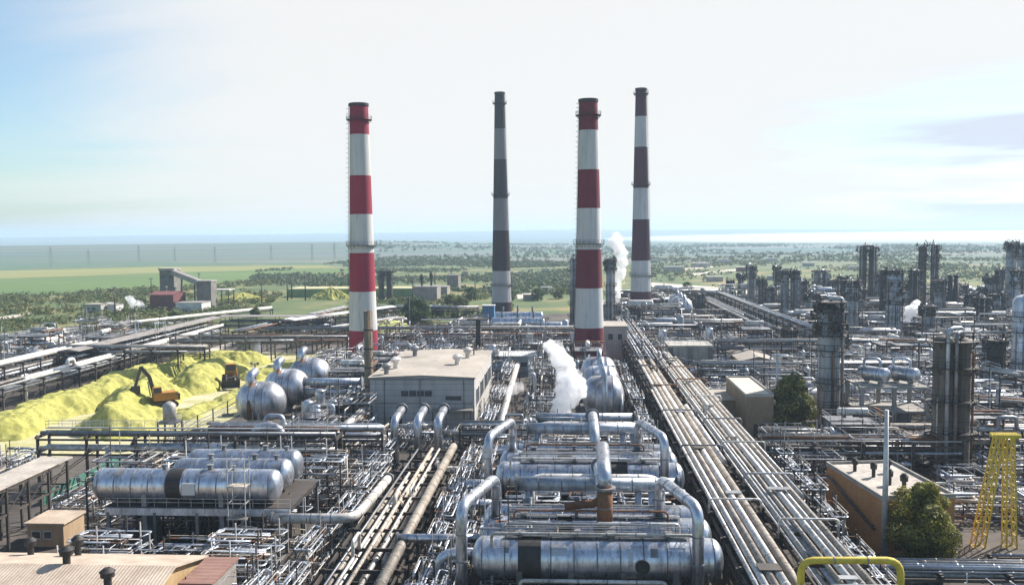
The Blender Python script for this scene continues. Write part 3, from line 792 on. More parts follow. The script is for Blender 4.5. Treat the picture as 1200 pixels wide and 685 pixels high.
def building(label, x0, x1, y0, y1, h, wall, roof_m, name='building', gable=0.0, windows=(), doors=(), vents=(), parapet=0.0, ridge='X', cat='building', overhang=0.3, group=None, rz=0, pipes=False):
    """windows: (side, u0, u1, z0, z1) with side in 'SENW', u in metres along the wall from its left"""
    cx, cy = (x0 + x1) / 2, (y0 + y1) / 2; w, d = x1 - x0, y1 - y0
    t = thing(name, label, cat, (cx, cy, 0), rz, group)
    m = MB().box((0, 0, h / 2), (w, d, h))
    if gable:
        if ridge == 'X':
            for s in (-1, 1): m.add([(s * w / 2, -d / 2, h), (s * w / 2, d / 2, h), (s * w / 2, 0, h + gable)], [(0, 1, 2)])
        else:
            for s in (-1, 1): m.add([(-w / 2, s * d / 2, h), (w / 2, s * d / 2, h), (0, s * d / 2, h + gable)], [(0, 1, 2)])
    m.build('wall', wall, t)
    o = overhang; r = MB()
    if gable:
        W, D, T = w / 2 + o, d / 2 + o, 0.18
        dz = gable * o / ((d if ridge == 'X' else w) / 2)
        if ridge == 'X': v = [(-W, -D, h - dz), (W, -D, h - dz), (W, 0, h + gable), (-W, 0, h + gable), (-W, D, h - dz), (W, D, h - dz)]
        else: v = [(-W, D, h - dz), (-W, -D, h - dz), (0, -D, h + gable), (0, D, h + gable), (W, D, h - dz), (W, -D, h - dz)]
        v = [(a, b, c + 0.02) for a, b, c in v]; v2 = [(a, b, c + T) for a, b, c in v]
        r.add(v + v2, [(6, 7, 8, 9), (9, 8, 11, 10), (0, 3, 2, 1), (3, 4, 5, 2), (0, 1, 7, 6), (4, 10, 11, 5), (0, 6, 9, 3), (3, 9, 10, 4), (1, 2, 8, 7), (2, 5, 11, 8)])
    else:
        r.box((0, 0, h + 0.1), (w + 2 * o, d + 2 * o, 0.2))
    r.build('roof', roof_m, t)
    if parapet:
        p = MB()
        for s in (-1, 1):
            p.box((0, s * (d / 2 - .1), h + .2 + parapet / 2), (w + .2, .25, parapet)); p.box((s * (w / 2 - .02), 0, h + .2 + parapet / 2), (.25, d - .5, parapet))
        p.build('parapet', conc, t)
    def wallpt(side, u, z, out):
        if side == 'S': return Vector((-w / 2 + u, -d / 2 - out, z)), Vector((1, 0, 0))
        if side == 'N': return Vector((-w / 2 + u, d / 2 + out, z)), Vector((1, 0, 0))
        if side == 'E': return Vector((w / 2 + out, -d / 2 + u, z)), Vector((0, 1, 0))
        return Vector((-w / 2 - out, -d / 2 + u, z)), Vector((0, 1, 0))
    for side, u0, u1, z0, z1 in windows:
        c, dr = wallpt(side, (u0 + u1) / 2, (z0 + z1) / 2, 0.0)
        sz = (u1 - u0, 0.12, z1 - z0) if dr.x else (0.12, u1 - u0, z1 - z0)
        wn = MB().box(c, sz).build('window', glass_dark, t)
        f = MB(); k = max(1, round((u1 - u0) / 1.6))
        for i in range(k + 1):
            q, _ = wallpt(side, u0 + (u1 - u0) * i / k, z0, 0.07); f.bar(q, q + Vector((0, 0, z1 - z0)), .1)
        for z in (z0, z1):
            a, _ = wallpt(side, u0 - .05, z, 0.08); b, _ = wallpt(side, u1 + .05, z, 0.08); f.bar(a, b, .14)
        f.build('window_frame', steel_pale, wn)
    for side, u0, u1, z1, mm in doors:
        c, dr = wallpt(side, (u0 + u1) / 2, z1 / 2, 0.02)
        MB().box(c, (u1 - u0, .14, z1) if dr.x else (.14, u1 - u0, z1)).build('door', mm, t)
    if pipes:
        g = MB(); zt = h - .25
        for s_ in (-1, 1): g.bar((-w / 2 - .1, s_ * (d / 2 + .12), zt), (w / 2 + .1, s_ * (d / 2 + .12), zt), .16)
        g.build('gutter', steel_grey, t)
        for x in (-w * .36, -w * .02, w * .40): MB().tube([(x, -d / 2 - .12, zt), (x, -d / 2 - .12, .1)], .09, 8).build('drainpipe', steel_grey, t)
        MB().box((w * .3, -d / 2 - .02, h * .62), (3.2, .1, .8)).build('louvre', steel_dark, t)
        MB().tube([(-w / 2 + .8, -d / 2 - .1, h * .52), (w / 2 - .5, -d / 2 - .1, h * .52)], .06, 6).build('conduit', black_iron, t)
    for vx, vy, vh, vr, vm in vents:
        if gable: zb = h + gable * (1 - abs(vy if ridge == 'X' else vx) / ((d if ridge == 'X' else w) / 2)) + .1
        else: zb = h + .2
        roof_vent(t, (vx, vy, zb), vh, vr, vm)
    return t

def roof_vent(t, p, h, r, m):
    g = MB(); o = Vector(p)
    g.lathe([(r * .75, -.3), (r * .6, 0), (r * .6, h * .5), (r * 1.05, h * .55), (r * 1.1, h * .8), (r * 1.25, h * .82), (r * .5, h), (0.02, h)], 16, o, sm=False)
    return g.build('roof_vent', m, t)

def mast(label, base, h, r=0.12, m=None, lamps=2, name='light_mast', group=None, n=8):
    t = thing(name, label, 'mast', (base[0], base[1], 0), 0, group)
    MB().tube([(0, 0, 0), (0, 0, h)], r, n, r1=r * .55).build('pole', m or steel_dark, t)
    if lamps:
        MB().bar((-.9, 0, h - .4), (.9, 0, h - .4), .12).build('cross_arm', m or steel_dark, t)
        for i in range(lamps):
            x = -.8 + 1.6 * i / max(1, lamps - 1); MB().box((x, -.2, h - .05), (.55, .4, .45)).build('floodlight', steel_grey, t)
    return t

def crown_mesh(rng, N_, spread, leaf, shape, clumps=26):
    m = MB(); cl = [shape(rng) for _ in range(clumps)]
    for i in range(N_):
        c, cr = rng.choice(cl)
        u = Vector((rng.gauss(0, 1), rng.gauss(0, 1), rng.gauss(0, 1))); u.normalize()
        p = Vector(c) + u * cr * (rng.random() ** .35)
        a = Vector((rng.gauss(0, 1), rng.gauss(0, 1), rng.gauss(0, .6))).normalized(); b = a.cross(u)
        if b.length < .05: continue
        b.normalize(); s = leaf * rng.uniform(.6, 1.4)
        m.add([p - a * s, p + b * s * .5, p + a * s, p - b * s * .5], [(0, 1, 2, 3)])
    return m

def tree(label, base, h, w, leaf_m, seed=1, N_=5000, leaf=0.16, cone=False, name='tree', trunk_h=None, z_low=0.12):
    rng = random.Random(seed)
    t = thing(name, label, 'tree', (base[0], base[1], 0))
    def shp(r):
        f = r.random() ** (.75 if cone else .9)
        z = h * (z_low + (0.95 - z_low) * f)
        e = (1 - f) ** .55 if cone else math.sqrt(max(.05, 1 - (2 * f - .85) ** 2 * .8))
        a = r.uniform(0, 2 * PI); q = w / 2 * e * math.sqrt(r.random()) * .85
        return (math.cos(a) * q, math.sin(a) * q, z), w * r.uniform(.10, .2) * (0.5 + .5 * e)
    crown_mesh(rng, N_, 1, leaf, shp, 60).build('crown', leaf_m, t)
    m = MB().tube([(0, 0, 0), (.1, 0, h * .4), (0, .1, h * .85)], w * .035 + .08, 8, r1=.04)
    for i in range(9):
        z = h * rng.uniform(.2, .75); a = rng.uniform(0, 2 * PI); m.tube([(0, 0, z), (math.cos(a) * w * .2, math.sin(a) * w * .2, z + h * .08), (math.cos(a) * w * .38, math.sin(a) * w * .38, z + h * .18)], .09, 5, r1=.02)
    m.build('trunk', bark, t)
    return t
# ------------------------------------------------------------------ camera, light, sky, air
cam_d = bpy.data.cameras.new('camera'); cam = bpy.data.objects.new('camera', cam_d); COL.objects.link(cam)
cam_d.sensor_fit = 'HORIZONTAL'; cam_d.sensor_width = 36; cam_d.lens = 36 * F / 1200
cam_d.clip_start = 0.5; cam_d.clip_end = 60000
cam.matrix_world = Matrix.Translation((0, 0, H)) @ CAMROT.to_4x4()
C.camera = cam
C.view_settings.view_transform = 'Standard'; C.view_settings.look = 'None'
C.view_settings.gamma = 1.0; C.view_settings.exposure = EXPO; C.view_settings.use_curve_mapping = False

SUN_AZ, SUN_EL = R(SUN_AZ_DEG), R(SUN_EL_DEG)
sun_dir = Vector((math.sin(SUN_AZ) * math.cos(SUN_EL), math.cos(SUN_AZ) * math.cos(SUN_EL), math.sin(SUN_EL)))
sd = bpy.data.lights.new('sun', 'SUN'); sun = bpy.data.objects.new('sun', sd); COL.objects.link(sun)
sd.energy = SUN_E; sd.angle = R(0.5); sd.color = (1.0, 0.94, 0.86)
sun.rotation_euler = sun_dir.to_track_quat('Z', 'Y').to_euler(); sun.location = (0, 0, 200)

w = bpy.data.worlds.new('World'); C.world = w; w.use_nodes = True
nt = w.node_tree; L = nt.links.new
for n in list(nt.nodes): nt.nodes.remove(n)
out = N(nt, 'ShaderNodeOutputWorld'); bg = N(nt, 'ShaderNodeBackground'); bg.inputs['Strength'].default_value = SKY_S
sky = N(nt, 'ShaderNodeTexSky', sky_type='NISHITA'); sky.sun_disc = False
sky.sun_elevation = SUN_EL; sky.sun_rotation = SUN_AZ; sky.altitude = 100; sky.air_density = 1.0; sky.dust_density = 1.0; sky.ozone_density = 2.0
tc = N(nt, 'ShaderNodeTexCoord'); sp = N(nt, 'ShaderNodeSeparateXYZ'); L(tc.outputs['Generated'], sp.inputs[0])
# thin cloud deck: project the direction on to a plane overhead
zz = N(nt, 'ShaderNodeMath', operation='MAXIMUM'); L(sp.outputs[2], zz.inputs[0]); zz.inputs[1].default_value = 0.0
za = N(nt, 'ShaderNodeMath', operation='ADD'); L(zz.outputs[0], za.inputs[0]); za.inputs[1].default_value = 0.09
dv = N(nt, 'ShaderNodeVectorMath', operation='DIVIDE'); cbz = N(nt, 'ShaderNodeCombineXYZ')
for i in range(3): L(za.outputs[0], cbz.inputs[i])
L(tc.outputs['Generated'], dv.inputs[0]); L(cbz.outputs[0], dv.inputs[1])
mp = N(nt, 'ShaderNodeMapping'); mp.inputs['Scale'].default_value = (0.30, 0.55, 0.0); mp.inputs['Location'].default_value = CLOUD_OFF; L(dv.outputs[0], mp.inputs['Vector'])
cn = N(nt, 'ShaderNodeTexNoise', i_Scale=0.8, i_Detail=8.0, i_Roughness=0.6); cn.inputs['Distortion'].default_value = 0.6; L(mp.outputs[0], cn.inputs['Vector'])
# thicker towards the sun's half of the sky
dt = N(nt, 'ShaderNodeVectorMath', operation='DOT_PRODUCT'); L(tc.outputs['Generated'], dt.inputs[0]); dt.inputs[1].default_value = (math.sin(R(16)), math.cos(R(16)), 0.12)
m1 = N(nt, 'ShaderNodeMapRange', interpolation_type='SMOOTHSTEP'); L(dt.outputs['Value'], m1.inputs[0])
m1.inputs[1].default_value = 0.6; m1.inputs[2].default_value = 0.94; m1.inputs[3].default_value = CL_LO; m1.inputs[4].default_value = CL_HI
sm = N(nt, 'ShaderNodeMath', operation='ADD'); L(m1.outputs[0], sm.inputs[0]); L(cn.outputs['Fac'], sm.inputs[1])
cr = N(nt, 'ShaderNodeMapRange', interpolation_type='SMOOTHSTEP'); # a gap of thin streaky cloud low in the east (right)
ga = N(nt, 'ShaderNodeMapRange', interpolation_type='SMOOTHSTEP'); L(sp.outputs[0], ga.inputs[0]); ga.inputs[1].default_value = 0.12; ga.inputs[2].default_value = 0.5
gb = N(nt, 'ShaderNodeMapRange', interpolation_type='SMOOTHSTEP'); L(sp.outputs[2], gb.inputs[0]); gb.inputs[1].default_value = 0.19; gb.inputs[2].default_value = 0.07
mp2 = N(nt, 'ShaderNodeMapping'); mp2.inputs['Scale'].default_value = (2.2, 2.2, 26.0); mp2.inputs['Rotation'].default_value = (0, R(4), 0); L(tc.outputs['Generated'], mp2.inputs['Vector'])
n2 = N(nt, 'ShaderNodeTexNoise', i_Scale=1.3, i_Detail=6.0, i_Roughness=0.55); L(mp2.outputs[0], n2.inputs['Vector'])
gn = N(nt, 'ShaderNodeMapRange'); L(n2.outputs['Fac'], gn.inputs[0]); gn.inputs[1].default_value = 0.35; gn.inputs[2].default_value = 0.65; gn.inputs[4].default_value = GAP
g1 = N(nt, 'ShaderNodeMath', operation='MULTIPLY'); L(ga.outputs[0], g1.inputs[0]); L(gb.outputs[0], g1.inputs[1])
g2 = N(nt, 'ShaderNodeMath', operation='MULTIPLY'); L(g1.outputs[0], g2.inputs[0]); L(gn.outputs[0], g2.inputs[1])
g3 = N(nt, 'ShaderNodeMath', operation='SUBTRACT'); L(sm.outputs[0], g3.inputs[0]); L(g2.outputs[0], g3.inputs[1])
L(g3.outputs[0], cr.inputs[0]); cr.inputs[1].default_value = CR_A; cr.inputs[2].default_value = CR_B; cr.inputs[3].default_value = 0.0; cr.inputs[4].default_value = 0.96
mixc = N(nt, 'ShaderNodeMix', data_type='RGBA'); L(cr.outputs[0], mixc.inputs[0])
mixc.inputs[7].default_value = CLOUD_C
tint = N(nt, 'ShaderNodeMix', data_type='RGBA', blend_type='MULTIPLY'); tint.inputs[0].default_value = 1.0; L(sky.outputs[0], tint.inputs[6]); tint.inputs[7].default_value = SKY_TINT
L(tint.outputs[2], mixc.inputs[6])
gcl = N(nt, 'ShaderNodeMath', operation='MULTIPLY', use_clamp=True); L(g2.outputs[0], gcl.inputs[0]); gcl.inputs[1].default_value = 0.75
mixg = N(nt, 'ShaderNodeMix', data_type='RGBA'); L(gcl.outputs[0], mixg.inputs[0]); L(mixc.outputs[2], mixg.inputs[6]); mixg.inputs[7].default_value = GAP_C
L(mixg.outputs[2], bg.inputs['Color']); L(bg.outputs[0], out.inputs['Surface'])

cy = C.cycles
cy.volume_bounces = 12; cy.max_bounces = 14; cy.diffuse_bounces = 3; cy.glossy_bounces = 3; cy.transparent_max_bounces = 12
cy.volume_step_rate = 4.0; cy.volume_max_steps = 128; cy.sample_clamp_indirect = 6.0; cy.use_adaptive_sampling = True; cy.adaptive_threshold = 0.02
cy.caustics_reflective = False; cy.caustics_refractive = False
C.render.use_persistent_data = False

def volume_mat(name, col, dens, aniso=0.0, noise=None):
    m = bpy.data.materials.new(name); m.use_nodes = True; t = m.node_tree
    for n in list(t.nodes): t.nodes.remove(n)
    o = N(t, 'ShaderNodeOutputMaterial'); v = N(t, 'ShaderNodeVolumePrincipled')
    v.inputs['Color'].default_value = rgb(col); v.inputs['Density'].default_value = dens; v.inputs['Anisotropy'].default_value = aniso
    if noise:
        c = N(t, 'ShaderNodeTexCoord'); nn = N(t, 'ShaderNodeTexNoise', i_Scale=noise[0], i_Detail=4.0, i_Roughness=0.6)
        t.links.new(c.outputs['Object'], nn.inputs['Vector'])
        mr = N(t, 'ShaderNodeMapRange'); t.links.new(nn.outputs['Fac'], mr.inputs[0]); mr.inputs[1].default_value = noise[1]; mr.inputs[2].default_value = noise[2]; mr.inputs[3].default_value = 0.0; mr.inputs[4].default_value = dens
        t.links.new(mr.outputs[0], v.inputs['Density'])
    t.links.new(v.outputs[0], o.inputs['Volume'])
    return m
if HAZE_D:
    hz = MB().box((0, 0, 59), (24000, 24000, 120)).build('haze', volume_mat('air', HAZE_C, HAZE_D, 0.15))
    tag(hz, kind='stuff')

# ------------------------------------------------------------------ the land
def smooth(x, a, b):
    t = min(1, max(0, (x - a) / (b - a))); return t * t * (3 - 2 * t)
def ground_z(x, y):
    r = math.hypot(x, y)
    if r < 1200: return 0.0
    phi = math.atan2(x, y)
    nz = mnoise.noise((x / 1500, y / 1500, 3.1))
    near = 22 * smooth(r, 1500, 2300) * (1 - smooth(r, 2300, 3300)) * smooth(-phi, -0.05, 0.25)
    far = (44 + 22 * math.exp(-((phi - 0.0) / 0.22) ** 2) + 8 * mnoise.noise((phi * 7, 0.3, 9.0)) ) * smooth(r, 4500, 8800)
    return max(0.0, near + far + nz * 4 * smooth(r, 1500, 3500))

def mat_land():
    m, nt, b = _nt('land'); L = nt.links.new
    tc = N(nt, 'ShaderNodeTexCoord')
    def noise(s, d=5.0, st=(1, 1, 1), rough=.6):
        mp = N(nt, 'ShaderNodeMapping'); mp.inputs['Scale'].default_value = st; L(tc.outputs['Object'], mp.inputs[0])
        n = N(nt, 'ShaderNodeTexNoise', i_Scale=s, i_Detail=d, i_Roughness=rough); L(mp.outputs[0], n.inputs['Vector']); return n
    # meadow and scrub
    g1 = noise(0.02, 8.0); r1 = ramp(nt, [(0.32, (0.045, 0.08, 0.025)), (0.5, (0.095, 0.13, 0.04)), (0.62, (0.24, 0.19, 0.075)), (0.76, (0.32, 0.26, 0.12))]); L(g1.outputs['Fac'], r1.inputs[0])
    # far strips of farmland, some blue of haze mixed into their colours
    mp = N(nt, 'ShaderNodeMapping'); mp.inputs['Scale'].default_value = (0.0007, 0.0028, 1); mp.inputs['Rotation'].default_value = (0, 0, 0.12); L(tc.outputs['Object'], mp.inputs[0])
    vo = N(nt, 'ShaderNodeTexVoronoi', i_Scale=1.0); L(mp.outputs[0], vo.inputs['Vector'])
    sx = N(nt, 'ShaderNodeSeparateXYZ'); L(vo.outputs['Color'], sx.inputs[0])
    r2 = ramp(nt, [(0.0, (0.05, 0.13, 0.085)), (0.3, (0.10, 0.13, 0.085)), (0.5, (0.17, 0.165, 0.16)), (0.7, (0.055, 0.12, 0.11)), (1.0, (0.13, 0.135, 0.145))]); L(sx.outputs[0], r2.inputs[0])
    ln = N(nt, 'ShaderNodeVectorMath', operation='LENGTH'); L(tc.outputs['Object'], ln.inputs[0])
    mr = N(nt, 'ShaderNodeMapRange', interpolation_type='SMOOTHSTEP'); L(ln.outputs['Value'], mr.inputs[0]); mr.inputs[1].default_value = 900; mr.inputs[2].default_value = 1500
    mx = N(nt, 'ShaderNodeMix', data_type='RGBA'); L(mr.outputs[0], mx.inputs[0]); L(r1.outputs[0], mx.inputs[6]); L(r2.outputs[0], mx.inputs[7])
    L(mx.outputs[2], b.inputs['Base Color']); b.inputs['Roughness'].default_value = 0.95
    return m
land = mat_land()
vs, fs = [(0, 0, 0)], []
rings = [25 * (11400 / 25) ** (i / 84) for i in range(85)]; NA = 240
for r_ in rings:
    for k in range(NA):
        a = 2 * PI * k / NA; x, y = math.sin(a) * r_, math.cos(a) * r_
        vs.append((x, y, ground_z(x, y)))
for k in range(NA): fs.append((0, 1 + (k + 1) % NA, 1 + k))
for i in range(len(rings) - 1):
    for k in range(NA):
        a, b_ = 1 + i * NA, 1 + (i + 1) * NA
        fs.append((a + k, a + (k + 1) % NA, b_ + (k + 1) % NA, b_ + k))
tag(MB().add(vs, fs, True).build('ground', land), kind='structure')

soil = mat('yard_soil', (0.035, 0.030, 0.027), (0.12, 0.098, 0.08), 0.09, 0.95, 0, (0.02, 0.018, 0.017), 0.75, (1, 1, 1), 0.3, 0, fine=7)
grass_ochre = mat('dry_grass', (0.14, 0.15, 0.05), (0.27, 0.22, 0.10), 0.05, 0.95, 0, (0.07, 0.09, 0.03), 0.6, rnd=0)
sand = mat('pale_ground', (0.62, 0.56, 0.46), (0.48, 0.42, 0.34), 0.03, 0.95, 0, (0.3, 0.27, 0.2), 0.4, rnd=0)
field_green = mat('field_crop', (0.065, 0.125, 0.03), (0.11, 0.17, 0.04), 0.006, 0.95, 0, (0.20, 0.24, 0.06), 0.35, (0.4, 2.2, 1), 0, 0)
field_gold = mat('field_stubble', (0.19, 0.20, 0.06), (0.24, 0.23, 0.08), 0.006, 0.95, 0, (0.17, 0.22, 0.06), 0.35, (0.4, 2.2, 1), 0, 0)
def sheet(name, pix, z, m, world=False):
    P = [Vector((p[0], p[1], z)) if world else at(p[0], p[1], z) for p in pix]
    o = MB().add(P, [tuple(range(len(P)))], False)
    ob = o.build(name, m); tag(ob, kind='structure'); return ob
sheet('plant_yard_ground', [(-200, 60), (-200, 168), (-180, 200), (-150, 352), (-62, 372), (-44, 432), (24, 452), (48, 560), (300, 560), (420, 430), (420, 60)], 0.012, soil, True)
sheet('green_field', [(-260, 356), (120, 343), (250, 331), (330, 323), (430, 318), (430, 314), (240, 318), (-260, 336)], 0.02, field_green)
sheet('stubble_field', [(-260, 335.6), (240, 317.8), (400, 313.5), (380, 310.5), (180, 312.5), (-260, 324)], 0.016, field_gold)
for pts in ([(755, 330), (850, 337), (950, 345), (950, 349), (850, 342), (755, 334.5)], [(790, 315), (835, 311.5), (836, 313), (791, 317)], [(812, 320), (862, 315), (863, 317), (813, 322.5)], [(605, 345), (660, 338), (662, 341), (607, 350)], [(-30, 376), (45, 364), (46, 366.5), (-30, 380)]):
    sheet('pale_track', pts, 0.024, sand)
sheet('sulphur_yard_ground', [(-121, 150), (-121, 236), (-124, 285), (-104, 300), (-60, 290), (-58, 268), (-73, 240), (-74, 160)], 0.028, sulphur_pale, True)
sheet('service_road', [(-122, 60), (-126.5, 60), (-126.5, 345), (-122, 345)], 0.024, sand, True)
# ------------------------------------------------------------------ the four stacks
chimney('tall stack with bright red and white bands beside the sulphur yard', Vector((-63.9, 276, 0)), 122, 4.75, 2.85, [158, 206, 251, 296, 341, 386], [stack_red, stack_white], (140.5, 287), ladder_side=-1)
chimney('red and white banded stack rising behind the three grey drums', Vector((6.4, 267, 0)), 117, 4.75, 2.7, [153, 199, 244, 292, 337, 383], [stack_crimson, stack_white], (135, 285), ladder_side=-1)
chimney('slender soot-grey and dark maroon stack behind the white process hall', Vector((-32.6, 442, 0)), 108.6, 5.2, 2.4, [151, 187, 232.5, 270, 317, 353.5], [stack_soot, stack_grey, stack_soot, stack_grey, stack_black, stack_foot, stack_black], (121, 228, 333), ladder_side=1)
chimney('tallest stack with maroon and white bands, farther back than the others', Vector((34.2, 420, 0)), 104, 5.2, 2.45, [136.7, 172.5, 220.4, 257, 305, 341], [stack_maroon, stack_white], (110, 216, 322), ladder_side=1)

# ------------------------------------------------------------------ sulphur yard
def heap(label, c, rx, ry, h, rz=0, seed=0, flat=0.0, m=None, name='sulphur_heap', gully=1.0, cat='sulphur heap', skew=0.0):
    n = 110; vs = []; fs = []
    for i in range(n + 1):
        for j in range(n + 1):
            u, v = -1 + 2 * i / n, -1 + 2 * j / n
            x, y = u * rx, v * ry
            q = math.hypot(u, v * (1 + skew * u))
            wob = 0.22 * mnoise.noise((x / 5 + seed * 3.7, y / 5, seed)) + 0.10 * mnoise.noise((x / 1.9, y / 1.9, seed + 4.2))
            f = max(0.0, 1 - q + wob * min(1, q * 1.3))
            f = min(f, 1 - flat) / (1 - flat)
            a = math.atan2(v, u)
            g = gully * (0.11 * mnoise.noise((a * 8, q * 1.5, seed + 1)) + 0.05 * mnoise.noise((x / 1.1, y / 1.1, seed)) + 0.03 * mnoise.noise((x / .45, y / .45, seed))) * min(1, f * 3)
            vs.append((x, y, max(-0.15, h * (f ** 0.92 + g) - 0.08)))
    for i in range(n):
        for j in range(n):
            a = i * (n + 1) + j; fs.append((a, a + n + 1, a + n + 2, a + 1))
    o = MB().add(vs, fs, True).build(name, m or sulphur); o.location = (c[0], c[1], 0.03); o.rotation_euler = (0, 0, rz)
    return tag(o, label, cat)
def ridge(label, pts, hw, h, flat=0.0, seed=0, name='sulphur_heap', cell=.34):
    P = [Vector((p[0], p[1], 0)) for p in pts]
    x0, x1 = min(p.x for p in P) - hw * 1.3, max(p.x for p in P) + hw * 1.3; y0, y1 = min(p.y for p in P) - hw * 1.3, max(p.y for p in P) + hw * 1.3
    c = Vector(((x0 + x1) / 2, (y0 + y1) / 2, 0)); nx, ny = int((x1 - x0) / cell), int((y1 - y0) / cell)
    vs, fs = [], []; sd_ = seed * 7.31
    for i in range(nx + 1):
        for j in range(ny + 1):
            x, y = x0 + (x1 - x0) * i / nx, y0 + (y1 - y0) * j / ny
            wx = x + 2.6 * mnoise.noise((x / 7, y / 7, sd_)) + 1.0 * mnoise.noise((x / 2.6, y / 2.6, sd_ + 3)); wy = y + 2.6 * mnoise.noise((x / 7, y / 7, sd_ + 9)) + 1.0 * mnoise.noise((x / 2.6, y / 2.6, sd_ + 5))
            q = Vector((wx, wy, 0)); dm = 1e9; tt = 0
            for a, b in zip(P, P[1:]):
                ab = b - a; t_ = max(0, min(1, (q - a).dot(ab) / ab.length_squared)); dd = (q - a - ab * t_).length
                if dd < dm: dm = dd
            f = max(-.2, 1 - dm / hw)
            crest = 1 + .22 * mnoise.noise((x / 9, y / 9, sd_ + 2))
            f = min(f, (1 - flat) * crest) / (1 - flat)
            z = h * f + (.3 * mnoise.noise((x / 1.5, y / 1.5, sd_)) + .25 * mnoise.noise((x / .8, y / .8, sd_)) + .15 * mnoise.noise((x / .42, y / .42, sd_ + 1)) - .6 * abs(mnoise.noise((x / 3.2, y / 3.2, sd_ + 7))) + .25) * min(1, max(0, f * 4))
            vs.append((x - c.x, y - c.y, max(-.3, z - .1)))
    for i in range(nx):
        for j in range(ny):
            a = i * (ny + 1) + j
            if max(vs[k][2] for k in (a, a + ny + 1, a + ny + 2, a + 1)) > -.25: fs.append((a, a + ny + 1, a + ny + 2, a + 1))
    o = MB().add(vs, fs, True).build(name, sulphur); o.location = (c.x, c.y, .03)
    return tag(o, label, 'sulphur heap')
ridge('steep yellow sulphur ridge in front of the orange excavator', [(-93.5, 177), (-97, 192), (-104, 214)], 9.0, 5.6, .1, 1)
ridge('long yellow sulphur bank along the loading road edge', [(-115.5, 172), (-116.5, 200), (-118, 236), (-113, 256)], 7.0, 3.8, .3, 2)
ridge('short sulphur spur joining the ridge to the long bank', [(-104, 216), (-111, 232)], 6.6, 4.4, .15, 3)
ridge('yellow sulphur ridge beyond the orange excavator', [(-97, 224), (-101, 240), (-102, 256)], 7.6, 5.0, .2, 4)
ridge('flat-topped yellow sulphur bank at the back of the yard', [(-117, 266), (-98, 272)], 6.4, 4.2, .35, 5)
ridge('low yellow sulphur spill beside the fence posts', [(-85, 192), (-81, 216), (-82, 232)], 4.2, 1.4, .2, 6)
ridge('trimmed sulphur strip beside the orange loader', [(-88, 244), (-84, 268)], 5.0, 1.7, .3, 8)
grass_mound = mat('mound_grass', (0.36, 0.38, 0.12), (0.50, 0.48, 0.18), 0.2, 0.95, 0, (0.14, 0.20, 0.06), 0.7, (1, 3, 1), rnd=0)
heap('striped yellow-green mound beside the dark round tree', (-70, 352), 13, 20, 5.5, 0.2, 8, 0.2, grass_mound, 'grassy_mound', 0.4, 'mound')

def excavator(label, loc, rz, boom=True):
    t = thing('excavator', label, 'excavator', loc, rz)
    for s in (-1, 1):
        m = MB(); pr = []
        for i in range(14):
            a = PI / 2 + PI * i / 13 if i < 7 else 0
        prof = [(-1.9 - .5 * math.sin(PI * k / 6), .5 - .5 * math.cos(PI * k / 6)) for k in range(7)] + [(1.9 + .5 * math.sin(PI * k / 6), .5 + .5 * math.cos(PI * k / 6)) for k in range(7)]
        vs = [(x, s * 1.25 - .3, z) for x, z in prof] + [(x, s * 1.25 + .3, z) for x, z in prof]; n = len(prof)
        m.add(vs, [tuple(range(n)), tuple(range(2 * n - 1, n - 1, -1))] + [(i, n + i, n + (i + 1) % n, (i + 1) % n) for i in range(n)])
        tr = m.build('track', rubber, t)
        wv = MB()
        for x in (-1.9, -1, 0, 1, 1.9): wv.cyl((x, s * 1.58, .5), (x, s * 1.62, .5), .33, n=12)
        wv.build('roller', steel_dark, tr)
    MB().box((0, 0, .95), (2, 1.9, .5)).build('undercarriage', steel_dark, t)
    MB().box((-.4, 0, 1.95), (4.0, 2.7, 1.35), taper=.94).build('engine_house', orange_paint, t)
    MB().box((-2.35, 0, 1.75), (.7, 2.6, 1.1)).build('counterweight', steel_dark, t)
    cab = MB().box((1.0, .8, 3.1), (1.5, 1.1, 1.1), taper=.9).build('cab', orange_paint, t)
    g = MB(); g.box((1.72, .8, 3.1), (.06, .9, .8)); g.box((1.0, .2, 3.1), (1.1, .06, .8)); g.box((1.0, 1.37, 3.1), (1.1, .06, .8)); g.build('window', glass_dark, cab)
    b = MB(); b.bar((1.3, -.2, 2.2), (2.0, -.2, 5.4), .6, .7); b.bar((2.0, -.2, 5.4), (3.3, -.2, 7.2), .5, .6); b.build('boom', steel_dark, t)
    b = MB(); b.bar((3.3, -.2, 7.3), (4.3, -.2, 4.0), .4, .5); b.build('stick', steel_dark, t)
    b = MB(); b.bar((1.9, -.2, 2.0), (2.3, -.2, 4.6), .2); b.bar((2.5, -.2, 5.6), (3.5, -.2, 7.0), .16); b.build('hydraulic_ram', steel_pale, t)
    b = MB(); b.prism([(3.6, -.8), (4.9, -.8), (4.9, .4), (3.6, .4)], 2.7, 4.0); b.build('bucket', steel_dark, t)
    return t
e = excavator('orange tracked excavator with raised dark boom on the sulphur', at(191, 484, 0) + Vector((0, 0, 1.5)), R(215)); e.scale = (1.3,) * 3
